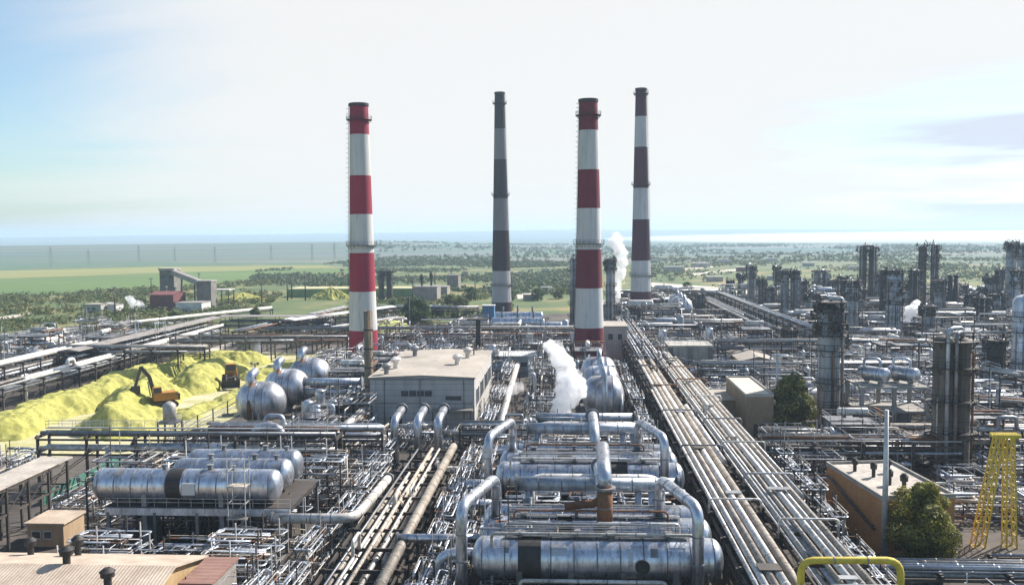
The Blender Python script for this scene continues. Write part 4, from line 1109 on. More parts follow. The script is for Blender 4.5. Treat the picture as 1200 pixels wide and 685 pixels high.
def loader(label, loc, rz):
    t = thing('wheel_loader', label, 'loader', loc, rz)
    for x in (-1.4, 1.6):
        for s in (-1, 1):
            wv = MB().lathe([(.4, -.32), (.85, -.32), (.9, -.2), (.9, .2), (.85, .32), (.4, .32)], 20, (x, s * 1.2, .9), (0, 1, 0), False).build('tyre', rubber, t)
            MB().cyl((x, s * 1.2 - .25, .9), (x, s * 1.2 + .25, .9), .42, n=14).build('rim', orange_paint, wv)
    MB().box((-1.2, 0, 2.0), (2.8, 2.2, 1.5), taper=.9).build('engine_cover', orange_paint, t)
    MB().box((1.2, 0, 1.3), (2.4, 1.4, .7)).build('chassis', steel_dark, t)
    c = MB().box((.3, 0, 3.1), (1.6, 1.8, 1.5), taper=.92).build('cab', orange_paint, t)
    g = MB(); g.box((1.06, 0, 3.2), (.1, 1.5, 1.0)); g.box((.3, -.9, 3.2), (1.2, .1, 1.0)); g.box((.3, .9, 3.2), (1.2, .1, 1.0)); g.build('window', glass_dark, c)
    b = MB()
    for s in (-.7, .7): b.bar((1.6, s, 2.0), (4.0, s, 1.0), .2, .4)
    b.build('lift_arm', steel_dark, t)
    b = MB(); b.add([(3.8, -1.5, .2), (5.2, -1.5, .3), (4.2, -1.5, 1.5), (3.8, 1.5, .2), (5.2, 1.5, .3), (4.2, 1.5, 1.5)], [(0, 1, 2), (5, 4, 3), (0, 3, 4, 1), (0, 2, 5, 3)]); b.build('bucket', steel_dark, t)
    return t
l_ = loader('orange wheel loader parked at the back of the sulphur yard', at(271, 452, 0) + Vector((0, 0, .3)), R(-70)); l_.scale = (1.5,) * 3

# fence of the yard: single posts on concrete feet joined by a rail
fp = [at(214, 517), at(232, 505), at(250, 496.5), at(267, 487), at(283, 477), at(300, 466)]
for i in range(len(fp) - 1):
    a, b = fp[i], fp[i + 1]
    t = thing('fence', ['fence panel at the tank end of the sulphur yard', 'second rail panel of the yard fence from the stilted tank', 'middle rail panel of the sulphur yard fence', 'fourth rail panel of the sulphur yard fence', 'fence panel ending at the spherical drums'][i], 'fence', a, 0, 'fence along the sulphur yard')
    d = b - a
    MB().bar((0, 0, 0), (0, 0, 3.4), .22).build('post', steel_dark, t)
    m = MB()
    for z in (3.3, 2.2): m.bar((0, 0, z), (d.x, d.y, z), .12)
    m.build('rail', steel_grey, t)
    MB().box((0, 0, .2), (2.2, 1.6, .5)).build('foot', conc_dark, t)

# stilted tank by the fence
p = at(200, 520); t = thing('stilted_tank', 'small pale cylindrical tank on a dark stand at the sulphur yard corner', 'tank', p)
MB().lathe([(.01, 4.6), (1.25, 4.6), (1.25, 7.6), (.7, 8.1), (.35, 8.3), (.01, 8.35)], 24).build('shell', pipe_white, t)
frame_parts(t, 3.4, 3, (4.5,), bays=1, m=steel_dark)

# ------------------------------------------------------------------ white process hall
building('white panelled process hall with dark window strip and felt roof', -40.3, -18.9, 179, 220, 10.8, panel_wall, roof_felt, 'process_hall', 0.45, ridge='Y', pipes=True,
         windows=[('S', 6.4, 12.8, 7.0, 8.3), ('E', 3, 9, 4.5, 8), ('E', 12, 19, 4.5, 8), ('E', 22, 29, 4.5, 8), ('E', 31, 38, 4.5, 8)],
         doors=[('S', 4.0, 6.5, 2.8, steel_dark), ('S', 12.6, 20.2, 4.2, panel_wall)],
         vents=[(-7.9, -17.2, 2.4, .85, pipe_grey), (-7.4, -9.5, 2.6, .95, pipe_white), (-6.5, 9.5, 2.6, .9, pipe_grey), (5.3, -4.4, 2.4, .95, pipe_white), (6.4, 6.4, 2.6, .95, pipe_white)], overhang=.35)
t = thing('entrance_canopy', 'dark canopy over the annex door of the white hall', 'canopy', (-23.2, 178, 0))
MB().box((0, -0.9, 4.6), (8.2, 2.2, .35)).build('slab', conc_dark, t)
for x in (-3.8, 3.8): MB().bar((x, -1.8, 0), (x, -1.8, 4.42), .22).build('post', steel_dark, t)
building('low white shed with a pale roof behind the process hall', -19.6, -9.7, 256, 263, 4.6, brick_pale, sheet_white, 'shed', .9, ridge='X', windows=[('S', 1.5, 3.2, 1.5, 3), ('S', 6, 8, 1.5, 3)])

# brown vent stack in front of the hall
t = thing('vent_stack', 'thin brown weathered vent stack in front of the red and white chimney', 'stack', (-42.0, 186, 0))
zt = zrow(-42, 186, 364)
MB().lathe([(1.0, 0), (.9, zt), (.7, zt), (.7, zt - 2)], 20).build('shaft', mat('stack_brown', (.24, .18, .12), (.14, .10, .07), .3, .85, .1, (.06, .05, .04), .6, (1, 1, .15)), t)
m = MB()
for k in range(1, 6): m.ring((0, 0, zt * k / 6), (0, 0, 1), .95, .3, .1, 20)
m.build('collar', steel_dark, t)
zb = zrow(-42, 186, 421)
for s in (-1, 1):
    MB().bar((s * 2.6, 0, zb + 1.6), (0, 0, zb), .3).build('brace', pipe_tan, t)
m = MB(); ladder_mb(m, (.9, -.9, 1), (.75, -.75, zt), .5); m.build('ladder', steel_dark, t)

# ------------------------------------------------------------------ spherical and stubby drums
def ball_drum(label, c, r, z, L, ax, ratio=.85, group=None, nozz=True, m=None, pipe=None):
    t = drum('catalytic_drum', label, (c[0], c[1]), L, r, z, ax, m or alu_stained, group, saddles=2, bands=True, ratio=ratio, n=44)
    return t
for i, (Y, lab) in enumerate(((183, 'spherical-ended silver drum nearest the sulphur yard fence'), (200.5, 'middle of the three spherical-ended silver drums'), (219, 'farthest of the three spherical-ended silver drums, near the red stack'))):
    t = ball_drum(lab, (-64.4, Y), 4.2, 5.2, 2.9, 'X', .9, 'silver drums beside the sulphur yard')
    m = MB(); m.tube([(-2.0, -1.4, 7.4), (-1.8, -.9, 10.9), (-1.4, .9, 11.4)], .9, 18, .9); m.ring((-1.88, -1.1, 9.9), (.07, .13, 1), .91, .35, .25, 18)
    m.build('top_pipe', alu, t)
    m = MB().tube([(-1.2, -3.8, .5), (-1.2, -4.0, 5.4), (-1.2, -1.5, 9.2)], .5, 12, 1.2); m.build('side_pipe', pipe_rust, t)
    m = MB(); ladder_mb(m, (-3.0, -4.6, 0), (-3.0, -4.6, 8.5), .6); m.build('ladder', steel_pale, t)
for i, (Y, lab) in enumerate(((184, 'front drum of the three squat grey drums behind the steam plume'), (198, 'middle drum of the three squat grey drums behind the steam plume'), (212, 'rear drum of the three squat grey drums at the chimney foot'))):
    t = ball_drum(lab, (7.3, Y), 4.2, 6.3, 3.6, 'X', .6, 'squat grey drums at the chimney foot')
    m = MB(); m.tube([(.1, -4.9, 1.0), (.1, -4.9, 8.0), (.1, -3.6, 11.8), (.1, -1.0, 12.6), (.1, -.6, 10)], .55, 14, 1.4); m.build('riser_pipe', alu_dull, t)
    m = MB().tube([(3.6, -3.5, .5), (3.6, -3.5, 5), (3.6, -1.6, 8)], .3, 10, 1); m.build('side_pipe', pipe_grey, t)
    m = MB().box((0, 0, .6), (9, 9.4, 1.2)); m.build('plinth', conc_dark, t)
for i, (Y, lab) in enumerate(((398, 'small front drum of the distant blue-grey trio'), (412, 'middle drum of the distant blue-grey trio'), (426, 'last drum of the distant blue-grey trio'))):
    t = ball_drum(lab, (51 + i * .3, Y), 4.4, 6.2, 3.0, 'X', .6, 'distant trio of drums beyond the second stack')
    m = MB().tube([(.1, -4.9, 1.0), (.1, -4.9, 8.0), (.1, -3.6, 11.6), (.1, -1.0, 12.4), (.1, -.6, 10)], .55, 10, 1.4); m.build('riser_pipe', alu_dull, t)

# ------------------------------------------------------------------ the two reheater banks in the middle
XL, XR = -10.0, 15.9
def bank(Y0, tagw, flip=False):
    XC, LEN = (XL + XR) / 2, XR - XL
    names = ('front', 'second', 'rear')
    for k, dy in enumerate((0, 7.4, 13.0)):
        dk = [((-7.0 if Y0 < 100 else 4.0), 2.4)] if k == 0 else ([(-3.5, 2.0)] if k == 1 else None)
        d = drum('reheater_vessel', f'{names[k]} long silver vessel of the {tagw} bank', (XC, Y0 + dy), LEN - 2, 2.15, 5.9 - .25 * k, 'X', alu, f'long silver vessels of the {tagw} bank', 4, conc_dark,
                 (4.6, -1) if k == 0 else None, [(-8, .5, .35), (-2, .7, .25), (1.5, .5, .4), (7.5, .6, .3)], True, dk, .55, walkway=(k < 2))
    # arches
    for sgn, x in ((-1, XL + 1.8), (1, XR - 5.6)):
        word = 'left-hand' if sgn < 0 else 'right-hand'
        pipe_thing('pipe_arch', f'{word} silver pipe arch over the {tagw} bank', [(x, Y0 + 7.6, 7.6), (x, Y0 + 7.6, 12.3), (x + sgn * 2.7, Y0 - 3.4, 12.3), (x + sgn * 2.7, Y0 - 3.4, 1.0)], .6, alu, 1.5, 'silver pipe arches', 16)
    for q, (yy, z_, rr, mm, wd) in enumerate(((-1.4, 8.9, .16, pipe_white, 'thin pale'), (2.9, 8.6, .2, pipe_grey, 'thin grey'), (4.8, 9.4, .12, pipe_rust, 'thin rusty'), (-2.7, 4.4, .22, pipe_white, 'pale low-slung'))):
        pipe_thing('cross_pipe', f'{wd} pipe with drop legs running along the {tagw} bank', [(XL + 2 + q, Y0 + yy, 1), (XL + 2 + q, Y0 + yy, z_), (XR - 3 - q, Y0 + yy, z_), (XR - 3 - q, Y0 + yy, 1)], rr, mm, .5, None, 10)
    # headers
    pipe_thing('header_pipe', f'pale bent header pipe spanning the {tagw} bank', [(XL + 5.2, Y0 + 17.0, 2), (XL + 5.2, Y0 + 17.0, 9.6), (XR - 4.6, Y0 + 17.0, 9.6), (XR - 4.6, Y0 + 17.0, 2)], .62, pipe_white, 1.6, 'bent header pipes', 16)
    t = pipe_thing('header_pipe', f'straight flanged header on legs above the {tagw} bank', [(XL + 3.6, Y0 + 14.2, 9.7), (XR - 2.6, Y0 + 14.2, 9.7)], .85, alu_dull, None, 'straight flanged headers', 18)
    for x in (1.6, 14.8, 16.4): MB().tube([(x, 0, .3), (x, 0, 9.2)], .42, 12).build('leg', alu_dull, t)
    # riser
    X = 3.9
    pipe_thing('riser_pipe', ('rust-brown upright pipe with a pale elbow in the middle of the near bank' if Y0 < 100 else 'grey upright pipe in the middle of the far bank'), [(X, Y0 + 18, 11.0), (X, Y0 + 15.5, 11.0), (X + .1, Y0 + 10.6, 10.2), (X + .1, Y0 + 8.2, 6.6)], .78, alu_dull, 2.4, None, 18)
    if Y0 < 100:
        t = pipe_thing('rusty_sleeve', 'bare rusty pipe sleeve with a side branch under the pale elbow', [(X + .1, Y0 + 4.6, 7.6), (X + .1, Y0 + 4.6, 12.2)], .86, pipe_rust, None, None, 20)
        MB().tube([(0, 0, 11.0), (-1.2, .4, 10.2), (-4.4, .4, 9.8)], .45, 12, .8).build('branch', pipe_rust, t)
        MB().tube([(0, 0, 12.0), (0, .6, 13.6), (0, 6.6, 15.0)], .78, 18, 1.2).build('elbow', alu, t)
bank(92.5, 'near')
bank(123.5, 'far')
for k, (y_, w_) in enumerate(((489.5, 'upper'), (500.5, 'lower'))):
    a, b = at_y(628, y_, 152 - k * 1.5), at_y(745, y_, 152 - k * 1.5)
    t = pipe_thing('header_duct', f'{w_} of two thick pale ducts crossing behind the far bank', [a, b], .85, alu_dull, None, 'thick ducts behind the far bank', 18)
    for x in (2, 8, 15): MB().bar((x, 0, 0), (x, 0, a.z - .8), .4).build('leg', steel_pale, t)

# ------------------------------------------------------------------ left-hand vessel bank
for k, (Y, w_, pr, row) in enumerate(((111, 'front', 331, 578), (116.5, 'middle', 344, 566), (121.5, 'rear', 355, 553))):
    xr = at_y(pr, row, Y).x - 1.23; xl = at_y(112, 578, 111).x + 1.23
    if k: xl = xr - 14
    d = drum('reheater_vessel', f'{w_} long silver vessel of the left-hand trio on steel legs', ((xl + xr) / 2, Y), xr - xl, 2.05, 8.0, 'X', alu, 'silver vessels of the left-hand trio', 2, steel_grey, None, [(-3, .5, .3), (3, .5, .3), (6, .4, .25)], True, [(-1.2, 1.9)] if k == 0 else None, .6)
    if k == 0: MB().box((.9, -2.1, 8.0), (1.7, .12, 1.5)).build('patch', stack_white, d)
t = thing('vessel_platform', 'blue-grey steel platform carrying the left-hand silver vessels', 'platform', (-47, 115.5, 0))
for x in (-11.6, -5.5, 0, 6, 11.5):
    for y in (-6.6, 0, 7): MB().bar((x, y, 0), (x, y, 5.0), .38).build('leg', steel_grey, t)
for y in (-6.6, 7): MB().bar((-12, y, 5.1), (12, y, 5.1), .35, .9).build('girder', alu_dull, t)
for x in (-11.6, -5.5, 0, 6, 11.5): MB().bar((x, -6.4, 5.0), (x, 6.8, 5.0), .25, .5).build('cross_beam', steel_dark, t)
MB().box((0, 0, 5.62), (24, 13, .1)).build('deck', steel_dark, t)
m = MB(); rail_mb(m, [(-12, -6.5, 5.66), (12, -6.5, 5.66)]); m.build('handrail', steel_pale, t)

pipe_thing('pipe_arch', 'pale blue pipe arch beside the silver spherical drums', [at_y(298, 545, 140), at_y(298, 500, 140), at_y(331, 500, 140), at_y(331, 545, 140)], .78, alu, 1.9, 'silver pipe arches', 16)
pipe_thing('cross_pipe', 'silver pipe with an upward elbow running from the left-hand vessels to the rack', [at_y(318, 607, 108), at_y(412, 607, 108), at_y(424, 597, 112), at_y(455, 560, 127)], .62, pipe_white, 1.6, None, 16)
pipe_thing('cross_pipe', 'blue-white pipe over the bridge beside the sulphur yard', [at_y(155, 523, 137), at_y(277, 523, 137)], .62, alu, None, None, 16)
pipe_thing('box_duct', 'grey-blue duct at the foot of the three upright risers', [at_y(388, 512, 154), at_y(462, 512, 154)], .85, alu_dull, None, None, 16, supports=3)
pipe_thing('sloping_pipe', 'thick pale pipe sloping up beside the white hall', [at_y(393, 508, 157), at_y(436, 474, 182)], .8, pipe_white, None, None, 16, supports=3)
for k, (y_, w_) in enumerate(((447, 'upper'), (458.5, 'lower'))):
    pipe_thing('header_pipe', f'{w_} silver pipe between the spherical drums and the brown vent stack', [at_y(356, y_, 196), at_y(425, y_, 196)], .85, alu_dull, None, 'silver pipes by the brown vent stack', 16, supports=2)
for k, (row, d_, y2, w_) in enumerate(((567, 122, 590, 'upper bent pipe at the left end of the far bank'), (590, 114, 612, 'lower bent pipe at the left end of the far bank'), (648, 94, 690, 'bent pipe at the left end of the near bank'))):
    a = at_y(584 if k < 2 else 562, row, d_); b = at_y((538, 541, 514)[k], row, d_); c = at_y((538, 541, 514)[k], y2, d_)
    pipe_thing('bent_pipe', 'silver ' + w_, [a, b, (b.x, b.y, max(.3, c.z - 2))], (.7, .62, .62)[k], alu, 1.7, 'bent pipes at the bank ends', 16)
pipe_thing('cross_pipe', 'straight blue-white pipe reaching from the tan rack to the near bank', [at_y(464, 630, 100), at_y(566, 630, 100)], .5, alu, None, None, 14, supports=2)
pipe_thing('cross_pipe', 'white bent pipe joining the upright risers and the far bank', [at_y(511, 541, 141), at_y(520, 550, 138), at_y(584, 550, 138)], .55, pipe_white, 1.2, None, 14, supports=2)
# scaffold by the left trio
a = at_y(283, 600, 108); t = thing('scaffold', 'tangled pale scaffold tower in front of the left-hand silver vessels', 'scaffold', (a.x, 107.2, 0))
SR = random.Random(3)
for x in (-1.1, 1.1):
    for y in (-.8, .8): MB().bar((x, y, 0), (x, y, 12.5), .1).build('upright', steel_pale, t)
for z in range(1, 12, 2):
    m = MB(); m.bar((-1.3, -.8, z), (1.3, -.8, z), .09); m.bar((-1.3, .8, z), (1.3, .8, z), .09); m.bar((-1.1, -1, z), (-1.1, 1, z), .09); m.bar((1.1, -1, z), (1.1, 1, z), .09); m.bar((-1.1, -.8, z), (1.1, -.8, z + 2), .07); m.build('lift_frame', steel_pale, t)
    if z % 4 == 1: MB().box((0, 0, z + .08), (2.4, 1.5, .06)).build('plank_deck', pipe_tan, t)
# three risers
for k, (px, w_) in enumerate(((463, 'left-hand'), (490, 'middle'), (514, 'right-hand'))):
    a = at_y(px, 545, 150); top = zrow(a.x, 150, 493)
    pipe_thing('riser_pipe', f'{w_} of the three blue-grey upright pipes before the white hall', [(a.x, 150, .4), (a.x, 150, top), (a.x + .3, 156.0, top + 1.0)], .72, alu, 1.3, 'upright pipes before the white hall', 16)
a, b = at_y(460, 499, 151.2), at_y(514, 499, 151.2)
pipe_thing('cross_pipe', 'pale pipe linking the three upright risers', [a, b], .4, pipe_white, None, None, 12)
pipe_thing('long_pipe', 'thick white pipe running away behind the steam plume', [at_y(583, 508, 160), at_y(606, 428, 245)], .72, pipe_white, None, None, 16, supports=6)
pipe_thing('cross_pipe', 'rust-stained pale pipe along the foot of the white hall', [at_y(520, 508, 160), at_y(584, 508, 160)], .6, pipe_tan, None, None, 14, supports=3)

# ------------------------------------------------------------------ pipe racks
T, W_, G, A_ = pipe_tan, pipe_white, pipe_grey, alu_dull
pipe_rack('wide pipe rack of pale pipes running away to the right of the banks', (20.0, 80), (20.0, 232), 5.6, [5.0, 6.4], [[(-2.3, .3, G), (-1.4, .3, T), (-.4, .3, T), (.6, .35, W_), (1.6, .3, G), (2.5, .22, G)], [(-2.5, .40, W_), (-1.45, .46, T), (-.35, .44, W_), (.65, .40, T), (1.55, .36, W_), (2.3, .24, W_)]], 9, seed=3, loops=.12, hoops=3)
pipe_rack('second wide rack of grey and white pipes beside the pale pipe rack', (26.3, 80), (26.3, 246), 5.8, [5.4, 6.9], [[(-2.5, .3, W_), (-1.5, .35, T), (-.5, .3, G), (.6, .42, A_), (1.6, .3, W_), (2.5, .25, W_)], [(-2.6, .3, W_), (-1.75, .34, T), (-.9, .3, W_), (0, .38, W_), (.9, .24, T), (1.6, .2, W_), (2.3, .3, W_), (2.85, .12, W_)]], 9, seed=4, loops=.15, hoops=2)
pipe_rack('far stretch of the main pipe rack near the chimney foot', (21.5, 236), (21.5, 350), 8.5, [4.6, 6.3], [9, 8], 9, seed=5, hoops=2)
pipe_rack('narrow rack of tan pipes between the vessel banks and the left trio', (-22.5, 80), (-22.5, 147), 8, [2.6, 3.9], [[(-2.8, .2, T), (-1.6, .36, T), (-.5, .3, W_), (.6, .34, T), (1.8, .22, W_), (2.9, .3, T)], [(-3.4, .62, T), (-1.0, .16, W_), (.2, .24, T), (1.4, .2, W_), (2.6, .14, G)]], 7, seed=6, post=.28)
pipe_rack('cross rack of pale pipes behind the three upright risers', (-60, 146), (-30.5, 146), 4, [5.8, 7.5], [5, 4], 7.4, seed=7)
pipe_rack('cross rack in front of the white hall with stacked pale pipes', (-19, 157), (14, 157), 4.5, [4.2, 6.2], [6, 5], 7.4, seed=8)
pipe_rack('cross rack joining the brick building to the main rack', (30.8, 143), (61, 143), 5, [5.0, 7.0], [7, 6], 7.4, seed=9)
pipe_rack('long rack of bright pipes beside the dark conifer', (48, 153.5), (92, 153.5), 5, [4.2, 6.4], [7, 6], 8, seed=10)
pipe_rack('cross rack behind the conifer and the grey column', (33, 226), (84, 226), 5, [5, 7], [7, 6], 8, seed=21)
pipe_rack('long cross rack leading to the striped concrete tank', (44, 268), (118, 268), 6, [5, 7.4], [7, 6], 9, seed=11)
pipe_rack('rack of bright pipes slanting past the soot-brown twin column', (75, 190), (112, 172), 6, [3.2, 5.6], [7, 6], 8, seed=12)
pipe_rack('rack of tan pipes slanting behind the twin column', (70, 268), (106, 214), 6, [4, 6], [7, 6], 8, seed=13)
pipe_rack('dark rail-like pipe rack running to the far right units', (68, 296), (68, 480), 6, [5, 7], [6, 5], 10, seed=14, loops=.02)
pipe_rack('second dark pipe rack running to the far right units', (80, 296), (80, 470), 5, [6, 8], [6, 4], 10, seed=15, loops=.02)
pipe_rack('cross rack of grey pipes behind the white hall roof', (-104, 300), (2, 300), 6, [5.5, 8.0], [7, 6], 9, seed=16)
pipe_rack('dark pipe bridge passing behind the red and white stack', (-128, 282), (-70, 282), 4, [6.0, 7.6], [4, 4], 8, seed=17)
pipe_rack('far cross rack on the dry grass behind the bushes', (-92, 420), (-42, 420), 4, [4, 5.4], [4, 4], 10, seed=18)
pipe_rack('long cross rack behind the second red and white stack', (34, 330), (64, 330), 6, [5, 7], [6, 5], 9, seed=19)
pipe_rack('cross rack in front of the far column group', (84, 350), (210, 350), 7, [5, 8], [7, 6], 10, seed=20)
pipe_rack('distant cross rack at the right behind the tall twin columns', (95, 430), (260, 430), 7, [5, 8], [6, 6], 12, seed=22)
pipe_rack('diagonal rack at the right edge leading to the grey edge column', (92, 262), (165, 236), 6, [4, 7], [7, 5], 9, seed=23)
# left galleries
pipe_rack('open loading rack with white pipes at the left edge', (-145, 200), (-145, 262), 7, [4.8, 7.6], [6, [(-2.5, .5, W_), (-.6, .55, W_), (1.6, .4, W_)]], 8, seed=24)
pipe_rack('long loading rack of pale pipes beside the brown road bank', (-131, 186), (-131, 330), 6, [4.2, 5.8], [6, [(-2.2, .3, W_), (-.8, .5, W_), (1.0, .3, T), (2.2, .2, W_)]], 8, seed=25)
pipe_rack('roofed pipe gallery climbing towards the red-brown works', (-139, 240), (-137.5, 340), 5, [4.4, 6.2], [6, 5], 8, seed=26, roof=sheet_grey, name='pipe_gallery', cat='gallery')
pipe_rack('roofed cross gallery behind the blue-grey storage tank', (-136, 345), (-92, 345), 5, [4.4, 6.2], [5, 4], 8, seed=27, roof=sheet_grey, name='pipe_gallery', cat='gallery')
pipe_rack('dark cross bridge over the loading racks', (-150, 249), (-103, 249), 3.6, [6.6, 8.2], [4, 3], 7.5, seed=28)
pipe_rack('slanting roofed gallery behind the red stack', (-105, 330), (-78, 392), 5, [4, 6], [5, 4], 8, seed=29, roof=sheet_white, name='pipe_gallery', cat='gallery')
pipe_rack('second slanting rack beyond the red stack', (-96, 310), (-70, 372), 5, [3.6, 5.2], [6, 5], 8, seed=30)
pipe_rack('rack of bright pipes left of the slanting galleries', (-118, 315), (-104, 420), 6, [3.6, 5.4], [6, 5], 9, seed=31)
pipe_rack('pale sloping pipe run climbing past the grassy mound', (-58, 305), (-38, 372), 5, [3.0, 4.6], [[(-1.5, .6, W_), (0.3, .6, W_), (1.7, .4, W_)], 4], 9, seed=32)
a, b = at(-30, 397, 4), at(318, 360, 4)
t = pipe_rack('very long white pipeline on posts crossing the dry grass', (a.x, a.y), (b.x, b.y), 1.6, [3.2], [[(0, .75, W_)]], 14, seed=33, loops=0)
pipe_rack('tall pipe bridge crossing the front of the sulphur yard', (-84, 137), (-36, 137), 3.2, [6.2, 8.6], [4, [(0.9, .2, G), (-.6, .3, G)]], 8, seed=34, walkway=True, name='pipe_bridge', cat='pipe bridge')
# ------------------------------------------------------------------ other near-right things
building('orange brick building with a pale roof and five roof vents', 37.35, 46.55, 110.9, 127.5, 7.0, brick_orange, roof_pale, 'brick_building', 0, doors=[('S', 7.2, 9.0, 2.4, steel_dark)],
         vents=[(-2.4, 4.2, 1.8, .4, black_iron), (-1.2, 1.2, 2.0, .4, black_iron), (-.9, -2.6, 2.1, .42, black_iron), (-.3, -5.2, 2.2, .45, black_iron), (1.8, 3.2, 1.9, .4, black_iron)], parapet=.35, overhang=.1, rz=R(7))
a = at(1036, 652)
t = thing('wall_pipe', 'dark inclined pipe rail on the side wall of the orange brick building', 'pipe', (38.2, 110.4, 0), R(7))
MB().tube([(-.3, 1, 3.0), (-.3, 15, 6.0)], .18, 10).build('tube', steel_dark, t)
for y in (2, 8, 14): MB().bar((-.3, y, 3.0 + y * .2 - .2), (.15, y, 3.0 + y * .2 - .2), .12).build('bracket', steel_dark, t)
mast('thick pale steel pole in front of the orange brick building', a, zrow(a.x, a.y, 480), .42, steel_pale, 0, 'steel_pole', n=16)
a = at(910, 503)
mast('pale post standing behind the dark conifer', a, zrow(a.x, a.y, 413), .36, steel_pale, 0, 'steel_pole', n=14)
tree('dark bushy conifer beside the tall grey column', at(928, 508), 11.8, 12.0, leaf_olive, 4, 20000, .30, True)
tree('lime-topped leafy tree against the front of the brick building', (42.0, 107.0), 10.3, 8.4, leaf_lime, 5, 24000, .2)
# yellow A-frame
def lattice_leg(a, b, w, n=9):
    m = MB(); a, b = Vector(a), Vector(b); c = []
    for i in range(n + 1):
        q = a + (b - a) * i / n; ww = w * (1.05 - .3 * i / n) / 2
        c.append([q + Vector((x * ww, y * ww, 0)) for x, y in ((-1, -1), (1, -1), (1, 1), (-1, 1))])
    for i in range(n):
        for k in range(4):
            m.bar(c[i][k], c[i + 1][k], .16); m.bar(c[i][k], c[i + 1][(k + 1) % 4], .09); m.bar(c[i][k], c[i][(k + 1) % 4], .08)
    return m
t = thing('lattice_gantry', 'yellow lattice gantry with two leaning legs and a short top beam', 'gantry', (53.5, 114.3, 0))
zt = zrow(53.5, 114.3, 510)
lattice_leg((-1.9, 0, 0), (.4, 0, zt), 1.2).build('leg', yellow_paint, t)
lattice_leg((2.0, 0, 0), (1.6, 0, zt), 1.2).build('leg', yellow_paint, t)
m = MB().bar((-.5, -.5, zt), (2.8, -.5, zt), .3, .5); m.bar((-.5, .5, zt), (2.8, .5, zt), .3, .5)
for x in (-.4, .6, 1.6, 2.6): m.bar((x, -.5, zt), (x, .5, zt), .25)
m.build('top_beam', yellow_paint, t)
# yellow guard loop
GY = 82.5
a, b = at_y(938, 690, GY), at_y(1055, 690, GY)
t = pipe_thing('guard_loop', 'bright yellow bent pipe loop over the end of the pipe rack', [(a.x, GY, 4.2), (a.x, GY, zrow(a.x, GY, 656)), (b.x, GY, zrow(b.x, GY, 656)), (b.x, GY, 4.2)], .33, yellow_paint, 1.2, None, 14)
for k in range(2):
    x = (a.x if k == 0 else b.x) - a.x
    MB().bar((x, 0, 0), (x, 0, 4.3), .4).build('post', steel_dark, t)

# drum stand
t = thing('drum_stand', 'concrete stand carrying two silver drums with pipe loops', 'drum stand', (64, 183, 0))
frame_parts(t, 12.5, 9, (4.4, 9.2), post=.7, m=conc, bays=2, brace=False, deck_mat=conc)
for x in (-2.6, 3.2):
    small_drum_parts(t, (x, -.2, 11.2), 5.4, 1.45, (.55, -.83, 0), alu, 26)
    MB().tube([(x - 1.4, 1.5, 12), (x - 1.4, 1.5, 14.2), (x + 1.2, -.6, 14.2), (x + 1.2, -.6, 12)], .3, 12, .9).build('loop_pipe', alu_dull, t)
for x in (-3.5, 1.5): MB().box((x, -1.5, 2.2), (3.4, 4.5, 4.2)).build('enclosure', conc_dark, t)

# ------------------------------------------------------------------ columns
column_tower('soot-brown twin column standing beside the brick building', at(1113, 565), 392, 1.5, col_dark, (.56, .96), 1, 'twin_tower', twin=2.9, dark_top=.0)
column_tower('tall grey column with a dark cluttered head beside the conifer', at(970, 495), 356, 2.25, col_shell, (.35, .62, .78, .97), 2, dark_top=.26)
column_tower('pale column with a bent pipe over its head at the right edge', at(1199, 458), 345, 2.9, alu_dull, (.3, .62,), 3)
column_tower('pale column with a dark top in front of the steam wisp', at(1046, 402), 318, 2.6, alu_dull, (.45, .6, .8, .98), 4, dark_top=.45)
column_tower('slim pale column left of the dark-topped one', at(997, 400), 330, 2.2, alu_dull, (.5, .75, .97), 5, dark_top=.3)
column_tower('high dark twin column rising over the steam wisp', at(1016, 366), 290, 1.7, col_dark, (.3, .55, .97), 6, 'twin_tower', twin=4.6, dark_top=.12)
column_tower('high dark twin column with many platforms', at(1087, 372), 288, 1.7, col_dark, (.25, .45, .7, .97), 7, 'twin_tower', twin=5.6, dark_top=.25)
column_tower('high grey column close to the right edge', at(1183, 368), 286, 2.2, col_shell, (.4, .97), 8, dark_top=.1)
column_tower('high grey column behind the edge column', at(1197, 370), 288, 2.4, col_shell, (.5, .97), 9, dark_top=.15)
column_tower('short dark column at the start of the right-hand group', at(868, 352), 322, 1.6, col_dark, (.6, .96), 10, dark_top=.2)
column_tower('dark-headed column next to the short dark one', at(880, 358), 312, 2.0, col_shell, (.5, .75, .97), 11, dark_top=.3)
column_tower('dark slim column between two paler ones', at(910, 350), 313, 1.6, col_dark, (.6, .97), 12, dark_top=.3)
column_tower('grey-blue pair of columns with pipes between', at(925, 378), 318, 1.7, col_shell, (.45, .7, .97), 13, 'twin_tower', twin=4.2, dark_top=.2)
column_tower('tangled grey column group behind the grey column', at(962, 350), 318, 1.8, col_shell, (.3, .6, .97), 14, 'twin_tower', twin=5, dark_top=.45)
column_tower('small dark-topped column in front of the high twin column', at(975, 352), 330, 1.6, col_dark, (.6, .96), 15, dark_top=.3)
column_tower('grey column under two dark stacks', at(1114, 372), 340, 3.0, col_shell, (.5, .97), 16, dark_top=.4)
column_tower('bluish squat column near the right edge group', at(1160, 366), 326, 2.6, col_shell, (.5, .97), 17, dark_top=.15)
column_tower('slim column between the squat and the high grey ones', at(1171, 366), 318, 1.4, col_dark, (.5, .97), 18, dark_top=.2)
column_tower('pale column standing among pipes in the middle right', at(1064, 376), 334, 1.7, col_shell, (.6, .97), 19, dark_top=.2)
column_tower('short dark column in front of the grey squat column', at(1150, 398), 350, 2.0, col_dark, (.6, .96), 20, dark_top=.3)
column_tower('dark twin column on the plain behind the red stack', at(452, 352), 318, 1.7, col_dark, (.5, .96), 21, 'twin_tower', twin=5.0, dark_top=.2)
